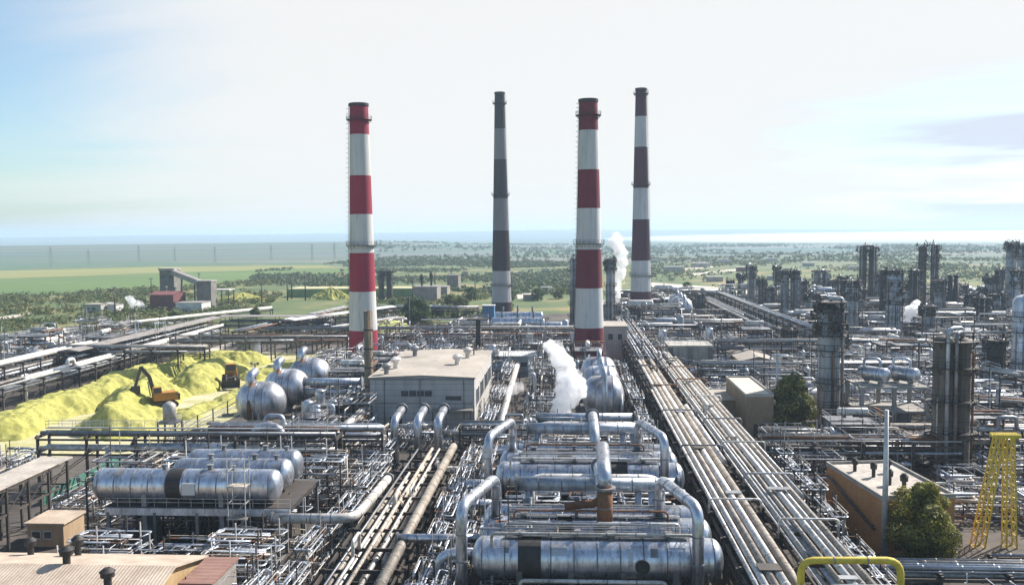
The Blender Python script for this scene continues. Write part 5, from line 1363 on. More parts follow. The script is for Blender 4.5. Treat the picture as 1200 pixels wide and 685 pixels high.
column_tower('grey lattice-wrapped column half hidden by the second stack', at(672, 378), 302, 1.5, col_shell, (.3, .6, .97), 22)
column_tower('grey column beside the far white steam plume', at(715, 378), 305, 1.7, col_shell, (.3, .6, .97), 23, dark_top=.15)
for k, (px, by, ty, lab) in enumerate(((1033, 345, 316, 'left one of two thin black stacks above the pale column'), (1038.5, 345, 316, 'right one of two thin black stacks above the pale column'), (1112.5, 345, 322, 'left one of the black stack pair on the grey column'), (1119.5, 345, 322, 'right one of the black stack pair on the grey column'))):
    p = at(px, by + 28); t = thing('black_stack', lab, 'stack', (p.x, p.y, 0), 0, 'thin black stacks in pairs'); z = zrow(p.x, p.y, ty)
    MB().lathe([(1.2, 0), (1.0, z), (.8, z), (.8, z - 1)], 14).build('shaft', black_iron, t); MB().ring((0, 0, z - .6), (0, 0, 1), 1.0, .5, .3, 14).build('collar', steel_dark, t)

pipe_rack('low rack of bright pipes crossing in front of the brick building', (33, 99.5), (84, 99.5), 4, [1.6, 2.7], [7, 6], 7, seed=41)
pipe_rack('low rack of dark pipes before the yellow gantry', (50, 106), (88, 106), 3, [1.4], [7], 6, seed=42)

# more columns of the right-hand plant
EX = [(856, 352, 330, 1.4, 'thin grey column at the end of the dark rail-like rack'), (892, 362, 328, 1.6, 'grey column right of the dark-headed one'), (902, 372, 338, 1.8, 'squat column before the dark slim one'), (940, 372, 330, 1.7, 'dark column right of the grey-blue pair'), (950, 385, 345, 2.0, 'low fat column before the tangled group'), (986, 378, 326, 1.6, 'dark column between the slim pale column and tangled group'), (1006, 384, 340, 1.8, 'short column below the high twin columns'), (1028, 366, 322, 1.5, 'grey column right of the first high twin column'),
      (1058, 362, 330, 1.4, 'thin dark column right of the thin black stacks'), (1072, 378, 318, 1.8, 'grey column just left of the many-platform twin column'), (1100, 384, 330, 1.9, 'dark-headed column just right of the many-platform twin column'), (1128, 362, 335, 1.5, 'thin column between the black stack pair and squat column'), (1138, 384, 346, 2.0, 'fat short column behind the wide grey tank'), (1150, 366, 340, 1.4, 'thin dark column left of the squat bluish one'), (1168, 388, 346, 2.0, 'short dark column in front of the high right-hand ones'), (1192, 384, 318, 2.0, 'dark column in the gap between the high right-hand ones'), (1210, 372, 292, 2.2, 'high dark column at the picture edge'), (820, 368, 346, 1.6, 'small column beyond the ribbed concrete tank'), (745, 392, 362, 1.3, 'thin column right of the maroon stack foot'), (1086, 408, 360, 1.8, 'short grey column behind the twin column'), (985, 436, 395, 1.7, 'short pale column behind the tall grey column'), (1165, 450, 400, 1.9, 'rusty short column left of the edge column'), (925, 420, 388, 1.5, 'short dark column behind the brown-roofed shed')]
for k, (px, by, ty, r_, lab) in enumerate(EX):
    column_tower(lab, at(px, by), ty, r_, [col_shell, col_dark, col_shell, alu_dull][k % 4], (.5, .96), 60 + k, dark_top=[.3, .2, .45][k % 3])
# ------------------------------------------------------------------ front left buildings
ra, fa = at(60, 662, 7.0), at(60, 645, 5.7)
yr, half = ra.y, fa.y - ra.y
xe = at(203, 662, 7.0).x
building('long workshop with a tan corrugated roof along the bottom edge', xe - 52, xe, yr - half, yr + half, 5.2, sheet_ochre, roof_tan, 'workshop', 1.75, ridge='X', overhang=.5,
         vents=[(at(76, 662, 7).x - xe + 26, .4, 1.9, .62, black_iron), (at(127, 684, 6.5).x - xe + 26, -3.4, 1.9, .62, black_iron), (at(36, 645, 6).x - xe + 26, half - .9, 2.0, .55, black_iron), (at(88, 648, 6).x - xe + 26, half - .9, 2.3, .55, black_iron)])
p0, p1 = at(197, 676, 5.4), at(284, 652, 5.4)
building('small annex with a rust-brown sheet roof and ochre side wall', xe + .9, p1.x - .6, p0.y - 1.2, p1.y - .3, 5.2, sheet_grey, roof_rust, 'annex', 0, ridge='X', windows=(), overhang=.25, doors=[('E', 1, 2.2, 2.2, sheet_ochre)])
p0, p1 = at(33, 640, 0), at(76, 640, 0)
building('small hut with a flat tan roof between the workshop and canopy', p0.x, p1.x, p0.y, p0.y + 5, 3.0, tan_wall, roof_tan, 'hut', 0, windows=[('S', .6, 1.8, 1.1, 2.1), ('S', 2.2, 3.3, 1.1, 2.1)], overhang=.3)
# canopy
a, b = at(62, 536, 8.5), at(-10, 570, 8.5)
t = thing('covered_walkway', 'steel walkway canopy with a pale sloping roof at the left edge', 'canopy', (b.x, b.y, 0))
Lc = a.y - b.y + 14
DD = a.y - b.y; Lc = DD + 1
m = MB(); m.box((0, (DD - 20) / 2, 8.6), (4.6, DD + 20, .18)); m.build('roof', roof_pale, t)
for k in range(7):
    y = -14 + (Lc + 12) * k / 6
    for x in (-2, 2): MB().bar((x, y, 0), (x, y, 8.5), .3).build('post', steel_dark, t)
    MB().bar((-2.2, y, 8.3), (2.2, y, 8.3), .25).build('cross_beam', steel_dark, t); MB().bar((-2.2, y, 5.0), (2.2, y, 5.0), .2).build('cross_beam', steel_dark, t)
for x in (-2, 2):
    m = MB(); m.bar((x, -14, 5.0), (x, Lc - 4, 5.0), .25); m.bar((x, -14, 8.2), (x, Lc - 4, 8.2), .25)
    for k in range(6):
        y0, y1 = -14 + (Lc + 12) * k / 6, -14 + (Lc + 12) * (k + 1) / 6; m.bar((x, y0, 5), (x, y1, 8.2), .12)
    m.build('truss', steel_dark, t)
for z in (5.3, 5.9): MB().tube([(rx_, -14, z) if False else (z - 6.2, -14, z) for _ in (0,)] + [(z - 6.2, Lc - 4, z)], .2, 8).build('pipe', pipe_grey, t)
t = thing('green_panel', 'low green corrugated screen on the ground behind the bridge posts', 'screen', at(100, 566, 0))
MB().box((0, 0, .9), (.25, 24, 1.8)).build('sheet', sheet_green, t)
MB().bar((.3, -11, 0), (.3, -11, 1.7), .15).build('post', steel_dark, t); MB().bar((.3, 11, 0), (.3, 11, 1.7), .15).build('post', steel_dark, t)

# ------------------------------------------------------------------ middle-distance buildings and tanks
def box_at(label, px0, px1, base_row, depth, h, wall, roof_m, name='building', cat='building', **k):
    p0, p1 = at(px0, base_row), at(px1, base_row)
    return building(label, p0.x, p1.x, p0.y, p0.y + depth, h, wall, roof_m, name, cat=cat, **k)
box_at('tall cream block behind the second red and white stack', 709, 735, 420, 16, 10.2, brick_pale, roof_felt, windows=[('S', 1, 2.5, 6, 8), ('S', 4, 5.5, 6, 8)])
box_at('tan walled box beside the dark conifer and main rack', 874, 906, 512, 22, 8.0, tan_wall, sand, 'transformer_house', doors=[('S', 1.5, 3.5, 2.6, steel_dark)], parapet=.3, overhang=.05)
box_at('low tan building with rusty stains left of the walled box', 832, 872, 497, 12, 5.0, tan_wall, roof_felt, windows=[('S', 1, 3, 2, 3.2), ('S', 5, 6.5, 2, 3.2)])
box_at('long flat brown-roofed shed beyond the tan buildings', 868, 910, 440, 26, 4.0, tan_wall, roof_felt, 'shed', gable=1.2, ridge='Y', windows=[('S', 2, 4, 1.5, 2.6)])
t = thing('concrete_tank', 'ribbed concrete tank block with dark vertical stripes beside the main rack', 'tank', at(809, 443) + Vector((0, 5, 0)))
MB().box((0, 0, 4.3), (11.6, 10, 8.6)).build('wall', conc, t)
for k in range(5): MB().box((-5.4 + 2.7 * k, -5.1, 4.3), (.9 if k % 2 else 1.3, .5, 8.62)).build('pilaster', conc_dark if k % 2 == 0 else conc, t)
MB().box((0, 0, 8.8), (12.2, 10.8, .5)).build('rim', conc, t)
m = MB(); rail_mb(m, [(-6, -5.3, 9.05), (6, -5.3, 9.05), (6, 5.3, 9.05), (-6, 5.3, 9.05)], closed=True); m.build('handrail', steel_pale, t)
def vtank(label, px, base, dia_px, h, m, cone=.12, name='storage_tank'):
    p = at(px, base); r = dia_px / 2 * p.y / F; p.y += r
    t = thing(name, label, 'tank', p)
    MB().lathe([(r, 0), (r, h)], 36).build('shell', m, t)
    MB().lathe([(r + .1, h), (r * .5, h + r * cone * .6), (.05, h + r * cone)], 36).build('roof', m, t)
    g = MB()
    for z in range(2, int(h), 2): g.ring((0, 0, z), (0, 0, 1), r + .002, .08, .04, 36)
    g.build('seam', steel_grey, t)
    g = MB(); rail_mb(g, [(math.cos(2 * PI * k / 20) * r, math.sin(2 * PI * k / 20) * r, h) for k in range(20)], closed=True); g.build('handrail', steel_dark, t)
    g = MB(); ladder_mb(g, (0, -r - .3, 0), (0, -r - .3, h), .6); g.build('ladder', steel_dark, t)
    return t
vtank('blue-grey storage tank with rust stains among the left racks', 287, 420, 28, 5.6, alu_dull)
vtank('squat pale storage tank seen between the right-hand columns', 1180, 392, 26, 6, alu_dull)
vtank('wide grey storage tank behind the soot-brown twin column', 1142, 404, 40, 5, pipe_grey)
vtank('small white round tank beyond the sphere-ended drums', 432, 372, 14, 4, pipe_white)
vtank('grey storage tank at the foot of the slim pale column', 985, 420, 22, 5, alu_dull)
for k, (row, w_) in enumerate(((384, 'front'), (376, 'rear'))):
    p = at(607, row + 12); drum('feed_drum', f'{w_} blue-white horizontal drum with pipe loops beyond the white hall', (p.x, p.y), 19, 2.0, 6.0, 'X', alu, 'blue-white drums beyond the hall', 3, conc, None, [(-6, 2, .4), (0, 2.4, .4), (6, 2, .4)], True)
for k, (px, row, w_) in enumerate(((573, 394, 'tall'), (573.5, 388, 'short'))):
    p = at(px, row); t = thing('blue_cabin', f'{w_} bright blue panelled plant housing beside the sooty stack', 'housing', p)
    hh = 12 if k == 0 else 7.5
    MB().box((0, 0, hh / 2), (4.6, 4.6, hh)).build('wall', mat('blue_sheet%d' % k, (.10, .27, .48), (.08, .20, .36), .5, .6, 0, (.2, .2, .2), .3), t)
    m = MB()
    for i in range(5): m.box((-2 + i, -2.36, hh / 2), (.14, .12, hh - .2))
    m.build('rib', steel_blue, t); MB().box((0, 0, hh + .15), (5, 5, .3)).build('roof', steel_pale, t)
t = thing('dark_post_platform', 'black steel post with a small platform at the back of the white hall', 'platform', at(561, 425))
MB().bar((0, 0, 0), (0, 0, 13.5), 1.4).build('post', black_iron, t); MB().box((0, -1, 13.7), (6.5, 4, .4)).build('deck', steel_dark, t)
m = MB(); rail_mb(m, [(-3.2, -2.9, 13.9), (3.2, -2.9, 13.9), (3.2, .9, 13.9), (-3.2, .9, 13.9)], closed=True); m.build('handrail', steel_pale, t)
box_at('long dark shed with a wet-looking roof beyond the pipe racks', 690, 722, 372, 25, 6, sheet_grey, roof_felt, 'shed')
box_at('teal-green flat shed beyond the distant trio of drums', 758, 790, 362, 18, 5, sheet_green, sheet_white, 'shed')
box_at('greyish flat control building right of the maroon stack', 766, 800, 378, 14, 6, brick_pale, roof_felt, 'control_building', windows=[('S', 1, 12, 2.5, 4)])

# ------------------------------------------------------------------ works on the plain, left
p = at(200, 352); t = thing('silo_tower', 'grey concrete silo tower at the raised end of the conveyor', 'silo', p)
MB().box((0, 0, 9.5), (9, 9, 19)).build('tower', conc_dark, t); MB().box((0, 0, 19.6), (10, 10, 1.2)).build('roof', conc, t)
for x in (-2.5, 2.5): MB().box((x, -4.6, 15), (1.4, .2, 1.8)).build('window', glass_dark, t)
q = at(243, 362); t = thing('transfer_tower', 'dark transfer tower at the lower end of the conveyor', 'tower', q)
MB().box((0, 0, 7.6), (8, 8, 15.2)).build('tower', conc_dark, t); MB().box((0, 0, 15.5), (8.6, 8.6, .6)).build('roof', conc, t)
t = thing('conveyor', 'sloping grey conveyor gallery between the silo and transfer tower', 'conveyor', (p.x, p.y, 0))
d = q - p; MB().bar((2, -1, 18.0), (d.x, d.y, 13.0), 3.0, 3.0).build('gallery', sheet_grey, t)
for f in (.35, .7): MB().bar((d.x * f, d.y * f, 0), (d.x * f, d.y * f, 15), .8).build('trestle', steel_dark, t)
t = thing('loading_canopy', 'open pale-roofed canopy on posts beside the transfer tower', 'canopy', at(257, 360))
MB().box((0, 0, 10), (15, 9, .5)).build('roof', sheet_white, t)
for x in (-7, 0, 7):
    for y in (-4, 4): MB().bar((x, y, 0), (x, y, 9.8), .5).build('post', steel_dark, t)
box_at('red-brown sheet-clad works with small roof boxes', 176, 203, 364, 16, 8.5, sheet_redbrown, sheet_redbrown, 'works', gable=1.5, ridge='X', vents=[(-2, 2, 3, .8, steel_grey), (3, 2, 3, .8, steel_grey)])
box_at('long low white shed beside the red-brown works', 206, 236, 366, 12, 5, sheet_white, sheet_grey, 'shed')
box_at('small grey-walled building standing in the scrub', 99, 118, 367, 9, 4.6, brick_pale, roof_felt, 'building', windows=[('S', 1, 3, 2, 3)])
box_at('white end shed next to the small grey-walled building', 119, 124, 366, 8, 4.6, brick_pale, sheet_white, 'shed')
box_at('pale shed in the scrub under the steam wisp', 126, 136, 366, 8, 4, sheet_white, sheet_grey, 'shed')
box_at('low grey shed in the shrubs beyond the grey works', 512, 524, 345, 14, 5, sheet_grey, sheet_grey, 'shed')
box_at('grey windowless block among the shrubs behind the works', 524, 537, 337, 16, 9, conc_dark, conc_dark, 'block')
t = box_at('dark grey works with two stubby stacks on the plain', 484, 512, 354, 16, 9, sheet_grey, sheet_grey, 'works', vents=[(-3, 0, 7, 1, black_iron), (2.5, 1, 8, 1, black_iron)])
t = thing('sulphur_block', 'long pale block of cast sulphur with green sides on the plain', 'sulphur block', at(412, 348) + Vector((0, 12, 0)))
MB().box((0, 0, 2.6), (84, 24, 5.2)).build('side', mat('sulphur_side', (.20, .30, .12), (.12, .2, .1), .1, .95, 0, (.3, .3, .12), .5), t); MB().box((0, 0, 5.35), (83, 23, .3)).build('top', sulphur_pale, t)
heap('pointed pale sulphur heap against the cast sulphur block', at(388, 350), 14, 9, 7.5, 0, 12)
heap('faint yellow sulphur heap behind the transfer tower canopy', at(284, 352), 18, 12, 5, 0, 13)
RB = random.Random(77)
walls = [sheet_white, sheet_grey, brick_pale, conc, sheet_white, sheet_redbrown]
spots = [(640, 318, 8), (610, 322, 6), (790, 318, 22), (822, 313, 20), (850, 308, 14), (872, 318, 16), (905, 306, 12), (930, 322, 14), (948, 312, 12), (905, 328, 10), (1056, 330, 12), (1130, 338, 10), (1000, 316, 10), (545, 322, 7), (765, 308, 12), (838, 330, 18), (890, 338, 20), (930, 344, 14), (640, 342, 12), (620, 352, 14)]
look = ['white', 'grey', 'pale brick', 'concrete', 'bright white', 'brown']
for k, (px, row, wd) in enumerate(spots):
    p = at(px, row); wm = wd * p.y / F
    near = ['far beyond the sooty stack', 'on the plain between the sooty and red stacks', 'beyond the tallest stack', 'on the plain behind the tallest stack', 'in the grey suburb', 'before the grey suburb', 'at the suburb edge', 'behind the dark slim column', 'beyond the column group', 'near the short dark column', 'on the green plain at the right', 'under the high twin columns', 'behind the high dark column', 'in the far shrubs left of the sooty stack', 'farthest from the tallest stack', 'along the pale track', 'near the end of the pale track', 'in front of the green strip', 'by the yellow meadow', 'next to the yellow meadow path'][k]
    building(f'low {look[k % 6]} shed {near}', p.x - wm / 2, p.x + wm / 2, p.y, p.y + wm * .5, min(8, 2.5 + wm * .12), walls[k % 6], [sheet_white, sheet_grey, sheet_white][k % 3], 'distant_shed', cat='shed')

# ------------------------------------------------------------------ power pylons and masts
def pylon_mesh(h):
    m = MB()
    for x, y in ((-1, -1), (1, -1), (1, 1), (-1, 1)): m.bar((x * 2.0, y * 2.0, 0), (x * .4, y * .4, h), .2)
    for k in range(6):
        z = h * k / 6; ww = 2.0 - 1.6 * k / 6; z2 = h * (k + 1) / 6; w2 = 2.0 - 1.6 * (k + 1) / 6
        for s in (-1, 1): m.bar((-ww, s * ww, z), (w2, s * w2, z2), .11); m.bar((ww, s * ww, z), (-w2, s * w2, z2), .11)
    return m
pt = thing('power_pylon', 'faint lattice power pylon in the row across the far fields', 'pylon', at(60, 313), 0, 'row of power pylons across the far fields')
pylon_mesh(27).build('tower', steel_grey, pt)
m = MB()
for z, l in ((18, 5), (22, 6.5), (26, 4)): m.bar((-l, 0, z), (l, 0, z), .18)
m.build('cross_arm', steel_grey, pt)
for px in (104, 163, 205, 252, 318, 366, 392):
    copy_tree(pt, loc=at(px, 311 - px * .012 + RB.uniform(-3, 1.5)), scale=RB.uniform(.7, 1.0))
MM = [(135, 372, 336, 'mast left of the steam wisp on the scrub'), (178, 357, 326, 'dark mast beside the red-brown works'), (234, 350, 320, 'thin mast behind the conveyor'), (337, 352, 325, 'mast left of the cast sulphur block'), (342, 350, 322, 'mast at the corner of the cast sulphur block'), (358, 352, 318, 'tall thin mast before the cast sulphur block'), (307, 360, 330, 'dark mast near the roofed cross gallery'), (484, 350, 324, 'mast at the corner of the grey works'), (510, 345, 320, 'mast behind the grey works'), (529, 330, 318, 'mast on the grey windowless block'),
      (454, 410, 378, 'mast in front of the grassy mound'), (480, 392, 348, 'mast beside the dark round tree'), (450, 432, 400, 'dark mast close to the brown vent stack'), (557, 352, 325, 'mast left of the sooty stack'), (600, 340, 322, 'mast right of the sooty stack'), (740, 400, 370, 'mast at the foot of the maroon stack'), (895, 470, 398, 'mast among the tan buildings'), (1076, 470, 400, 'mast beside the drum stand'), (1140, 440, 372, 'mast behind the soot-brown twin column'), (300, 470, 425, 'mast behind the spherical drums'), (640, 420, 372, 'mast left of the second red stack'), (845, 420, 370, 'mast behind the ribbed concrete tank'), (1170, 520, 440, 'mast behind the yellow gantry'), (660, 345, 322, 'distant mast beyond the second red stack'), (556, 470, 408, 'lamp mast at the corner of the white hall'), (770, 470, 420, 'lamp mast beside the main rack'), (30, 470, 432, 'lamp mast over the left loading rack'), (235, 430, 392, 'lamp mast beside the blue-grey tank'), (104, 640, 560, 'rusty post lamp beside the hut'), (1010, 400, 362, 'mast between the pale and slim columns')]
for px, by, ty, lab in MM:
    p = at(px, by); mast('tall ' + lab if not lab.startswith(('tall', 'thin', 'dark', 'lamp', 'rusty', 'distant')) else lab, p, zrow(p.x, p.y, ty), .14 + p.y * .0006, steel_dark, 2)

# ------------------------------------------------------------------ trees and scrub
tree('dark round tree beside the striped grassy mound', at(488, 381), 12.5, 14, leaf_green, 8, 6000, .5)
TR = random.Random(5)
for k, (px, row, h, lab) in enumerate(((512, 372, 6, 'bushy tree between the round tree and far cross rack'), (540, 362, 7, 'broad bush in front of the grey works'), (552, 352, 8, 'leafy tree left of the blue housings'), (527, 358, 6, 'yellowish bush below the grey works'), (462, 366, 6, 'low bush at the back of the grassy mound'), (598, 352, 7, 'tree close to the sooty stack foot'), (630, 352, 7, 'bush on the yellow meadow'), (655, 350, 7, 'dark bush beside the second red stack'), (805, 345, 8, 'tree beyond the teal shed'), (300, 372, 5, 'shrub by the white pipeline'), (130, 385, 5, 'shrub under the white pipeline'), (60, 392, 5, 'round shrub at the pipeline end'), (205, 378, 5, 'tall shrub below the red-brown works'))):
    tree(lab, at(px, row), h, h * 1.25, [leaf_green, leaf_scrub][k % 2], 20 + k, 1500, .42, name='tree' if h > 5 else 'shrub')
def scrub(name, n, pick_xy, smin, smax, lf, m, seed, per=26):
    rng = random.Random(seed); mb = MB()
    for _ in range(n):
        p = pick_xy(rng)
        if p is None: continue
        s = rng.uniform(smin, smax); wx = s * rng.uniform(.7, 1.3)
        for _ in range(per):
            u = Vector((rng.gauss(0, 1), rng.gauss(0, 1), rng.gauss(0, 1))).normalized()
            q = Vector((p[0] + u.x * wx, p[1] + u.y * wx, ground_z(p[0], p[1]) + max(0.05, s * .55 + u.z * s * .6)))
            a = Vector((rng.gauss(0, 1), rng.gauss(0, 1), rng.gauss(0, .6))).normalized(); b = a.cross(u)
            if b.length < .1: continue
            b.normalize(); l = lf * s * rng.uniform(.6, 1.3)
            mb.add([q - a * l, q + b * l * .55, q + a * l, q - b * l * .55], [(0, 1, 2, 3)])
    o = mb.build(name, m); tag(o, kind='stuff'); return o
def area(poly_px, dens_noise=None, th=0.0, sc=60.0):
    P = [at(*q) for q in poly_px]
    xs = [p.x for p in P]; ys = [p.y for p in P]
    def inside(x, y):
        c = False
        for i in range(len(P)):
            a, b = P[i], P[i - 1]
            if (a.y > y) != (b.y > y) and x < (b.x - a.x) * (y - a.y) / (b.y - a.y) + a.x: c = not c
        return c
    def f(rng):
        for _ in range(40):
            x, y = rng.uniform(min(xs), max(xs)), rng.uniform(min(ys), max(ys))
            if inside(x, y) and mnoise.noise((x / sc, y / sc, 2.2)) + rng.uniform(-.25, .25) > th: return x, y
        return None
    return f
scrub('scrub_vegetation', 1500, area([(-80, 410), (40, 402), (300, 376), (330, 345), (250, 338), (120, 348), (-80, 362)], th=.0, sc=35), .9, 2.6, .34, leaf_scrub, 1)
scrub('scrub_vegetation', 700, area([(430, 400), (600, 376), (600, 345), (430, 352)], th=-.05, sc=30), .8, 2.2, .36, leaf_scrub, 2)
scrub('distant_woodland', 5000, area([(290, 333), (600, 345), (700, 345), (700, 306), (430, 304), (300, 318)], th=.02, sc=120), .8, 2.6, .6, leaf_far, 3, 12)
scrub('distant_woodland', 4200, area([(740, 330), (1260, 368), (1260, 300), (740, 296)], th=.08, sc=140), .7, 2.2, .6, leaf_far, 4, 10)
scrub('distant_woodland', 3000, area([(440, 312), (1000, 312), (1300, 300), (1300, 287), (440, 287)], th=.05, sc=300), 1.8, 4.2, .7, leaf_far, 6, 9)
scrub('scrub_vegetation', 500, area([(-80, 362), (250, 338), (335, 333), (330, 328), (240, 334), (-80, 352)], th=-.1, sc=50), 1.0, 2.6, .36, leaf_scrub, 7)

# ------------------------------------------------------------------ steam
def plume(label, path, radii, dens, seed, noise, vox):
    rng = random.Random(seed); m = MB()
    P = [Vector(p) for p in path]; o = Vector((P[0].x, P[0].y, 0))
    for i in range(len(P) - 1):
        n = 9
        for k in range(n):
            f = k / n; c = P[i].lerp(P[i + 1], f) - o; r = radii[i] + (radii[i + 1] - radii[i]) * f
            for _ in range(3):
                u = Vector((rng.gauss(0, 1), rng.gauss(0, 1), rng.gauss(0, 1))).normalized() * r * .62
                rr = r * rng.uniform(.3, .7)
                m.lathe([(rr * math.sin(PI * j / 8), -rr * math.cos(PI * j / 8)) for j in range(9)], 12, c + u)
    ob = m.build('steam_plume', volume_mat('steam_%d' % seed, (.985, .985, .99), dens, 0.35, noise)); ob.location = o
    md = ob.modifiers.new('join', 'REMESH'); md.mode = 'VOXEL'; md.voxel_size = vox
    tx = bpy.data.textures.new('steam_%d' % seed, 'CLOUDS'); tx.noise_scale = max(radii) * .42; tx.noise_depth = 4
    dm = ob.modifiers.new('billow', 'DISPLACE'); dm.texture = tx; dm.strength = max(radii) * .55; dm.mid_level = .45
    tag(ob, label, 'steam'); return ob
def pp(px, row, Y): return at_y(px, row, Y)
plume('big white steam plume drifting up beside the squat grey drums', [pp(654, 487, 168), pp(662, 470, 168), pp(670, 452, 168.5), pp(662, 432, 169), pp(654, 414, 170), pp(643, 404, 171)], [1.7, 2.2, 2.5, 1.9, 1.7, 1.3], 2.2, 31, (.45, .36, .62), .22)
plume('tall white steam plume standing between the two right-hand stacks', [pp(722, 352, 400), pp(724, 335, 400), pp(727, 316, 400), pp(727, 296, 400), pp(719, 278, 402)], [1.5, 2.2, 3.0, 3.0, 3.2], .8, 32, (.25, .36, .64), .5)
plume('small steam puff over pipes right of the white hall', [pp(593, 458, 190), pp(602, 455, 190), pp(612, 452, 190)], [.8, 1.3, 1.0], .6, 33, (.6, .35, .6), .25)
plume('white steam wisp beside the red-brown works', [pp(163, 366, 470), pp(158, 357, 470), pp(150, 348, 470)], [2.2, 2.6, 1.6], 1.0, 34, (.3, .36, .62), .5)
plume('second white steam wisp against the red-brown works', [pp(170, 363, 474), pp(163, 352, 474)], [1.6, 1.8], 1.0, 36, (.3, .36, .62), .5)
plume('bright steam wisp in front of the pale dark-topped column', [pp(1062, 375, 330), pp(1068, 364, 330), pp(1076, 356, 331)], [1.4, 2.2, 1.8], 1.6, 35, (.3, .36, .62), .4)
# low smoke bank lying over the far plain
m = MB(); prof = [(math.sin(PI * k / 12), -math.cos(PI * k / 12)) for k in range(13)]
m.lathe(prof, 40); sb = m.build('smoke', volume_mat('smoke_bank', (.96, .96, .97), MIST_D, .2, (2.5, .3, .7))); sb.location = (2200, 3100, 17); sb.scale = (2100, 1650, 20); tag(sb, kind='stuff')
m = MB(); m.lathe(prof, 48); fm = m.build('mist', volume_mat('far_mist', (.60, .78, .97), FARMIST, .15)); fm.location = (-300, 5800, -2); fm.scale = (7500, 4500, 62); tag(fm, kind='stuff')

# ------------------------------------------------------------------ crowds of equipment
LM = [('white hall', -29, 181), ('brown vent stack', -42, 186), ('silver spherical drums', -64, 200), ('squat grey drums', 7, 196), ('second red stack', 6, 267), ('red and white stack', -64, 276), ('near vessel bank', 3, 96), ('far vessel bank', 3, 128), ('main pipe rack', 22, 170), ('tan pipe rack', -22, 115), ('left vessel trio', -46, 115),
      ('upright risers', -25, 151), ('orange brick building', 43, 122), ('yellow gantry', 54, 114), ('twin column', 62, 145), ('dark conifer', 44, 178), ('tall grey column', 55, 188), ('drum stand', 64, 183), ('edge column', 108, 210), ('concrete tank', 34, 250), ('tan walled box', 36, 185), ('pale dark-topped column', 97, 310), ('slim pale column', 88, 318), ('tallest stack', 34, 420), ('sooty stack', -32, 442), ('blue housings', -36, 370), ('blue-white drums', -18, 345),
      ('distant drum trio', 51, 410), ('cream block', 15, 285), ('loading rack', -131, 260), ('blue-grey tank', -97, 290), ('grassy mound', -70, 352), ('workshop', -50, 90), ('pipe bridge', -60, 137), ('dark rail-like rack', 70, 390), ('high twin columns', 150, 410), ('teal shed', 48, 470), ('brown-roofed shed', 60, 260), ('walkway canopy', -80, 115), ('hut', -66, 105), ('wide grey tank', 130, 320), ('guard loop', 29, 93)]
USED = set(LABELS)
def auto(kind_word, x, y):
    ds = sorted(LM, key=lambda l: math.hypot(l[1] - x, (l[2] - y) * .8))[:6]
    cand = []
    for i in range(len(ds)):
        for j in range(i + 1, len(ds)):
            a, b = ds[i], ds[j]
            dot = (a[1] - x) * (b[1] - x) + (a[2] - y) * (b[2] - y)
            cand.append((0 if dot < 0 else 1, i + j, f'{kind_word} between {a[0]} and {b[0]}' if dot < 0 else None, a, b))
    for c in sorted(cand, key=lambda c: c[:2]):
        if c[2] is None:
            a, b = c[3], c[4]
            rel = 'behind' if y - a[2] > abs(x - a[1]) else 'before' if a[2] - y > abs(x - a[1]) else 'right of' if x > a[1] else 'left of'
            s = f'{kind_word} {rel} {a[0]}, towards {b[0]}'
        else: s = c[2]
        if s not in USED and len(s.split()) <= 16:
            USED.add(s); return s
    return None
OCC = []   # keep-out rectangles x0 x1 y0 y1
for r in ((-41, -17, 178, 224), (-72, -56, 176, 228), (1, 13, 178, 219), (-1, 14, 258, 276), (-70, -57, 268, 284), (-11, 17, 84, 116), (-11, 17, 116, 146), (-62, -31, 96, 127), (-73, -55, 160, 184), (22, 38, 74, 90), (32, 86, 95, 108), (49, 60, 106, 118), (36, 51, 106, 132), (50, 59, 111, 117), (57, 67, 140, 150), (39, 50, 173, 187), (51, 60, 184, 193), (56, 72, 177, 189), (33, 41, 173, 198), (27, 34, 176, 192), (27, 41, 243, 260), (50, 68, 252, 284),
          (16, 31.5, 60, 250), (16, 27, 236, 350), (-27.5, -17.5, 60, 147), (-121, -72, 150, 300), (-127, -121, 60, 345), (-200, -40, 60, 101), (-82, -68, 345, 372), (11, 19, 280, 300), (64, 72, 296, 480), (77, 84, 296, 470), (104, 112, 205, 216), (-40, -8, 325, 352), (-43, -25, 360, 400), (25, 43, 411, 429), (-42, -22, 433, 451), (44, 58, 390, 432), (-20, -9, 254, 265), (-148, -142, 200, 262), (-134.5, -127.5, 186, 330), (-32, -18, 148, 158), (-85, -73, 100, 150), (-70, -60, 100, 112), (-16, -10, 158, 247)):
    OCC.append(r)
for o in list(COL.objects):
    if o.parent is None and o.get('category') == 'column': OCC.append((o.location.x - 4, o.location.x + 4, o.location.y - 4, o.location.y + 4))
def free(x, y, w, d):
    return all(x + w / 2 < r[0] or x - w / 2 > r[1] or y + d / 2 < r[2] or y - d / 2 > r[3] for r in OCC)
PX = 0
KINDS = [(unit_tangle, 'low grey and tan pipe tangle', 11, 10, 'tangles of low pipework'), (unit_tangle, 'dense pale valve pipework', 9, 11, 'tangles of low pipework'), (unit_frame, 'decked frame with drums', 12, 10, 'steel process frames'), (unit_exchanger, 'grey heat exchanger stack', 9, 8, 'stacked heat exchangers'),
         (unit_vertical, 'upright silver vessel cluster', 12, 7, 'clusters of upright vessels'), (unit_pumps, 'blue-grey pump line', 12, 8, 'pump lines'), (unit_bigdrum, 'horizontal drum with loop', 14, 8, 'single horizontal drums'), (unit_tangle, 'high pipe crossing', 12, 10, 'tangles of low pipework')]
protos = []
for k, (fn, wd, w_, d_, grp) in enumerate(KINDS):
    a = dict(seed=100 + k)
    if k == 0: a.update(n=36)
    if k == 1: a.update(w=8, d=10, h=4, n=34)
    if k == 7: a.update(w=11, d=9, h=7.5, n=30)
    if k == 4: a.update(h=7.5)
    protos.append([fn, wd, w_, d_, grp, a, None])
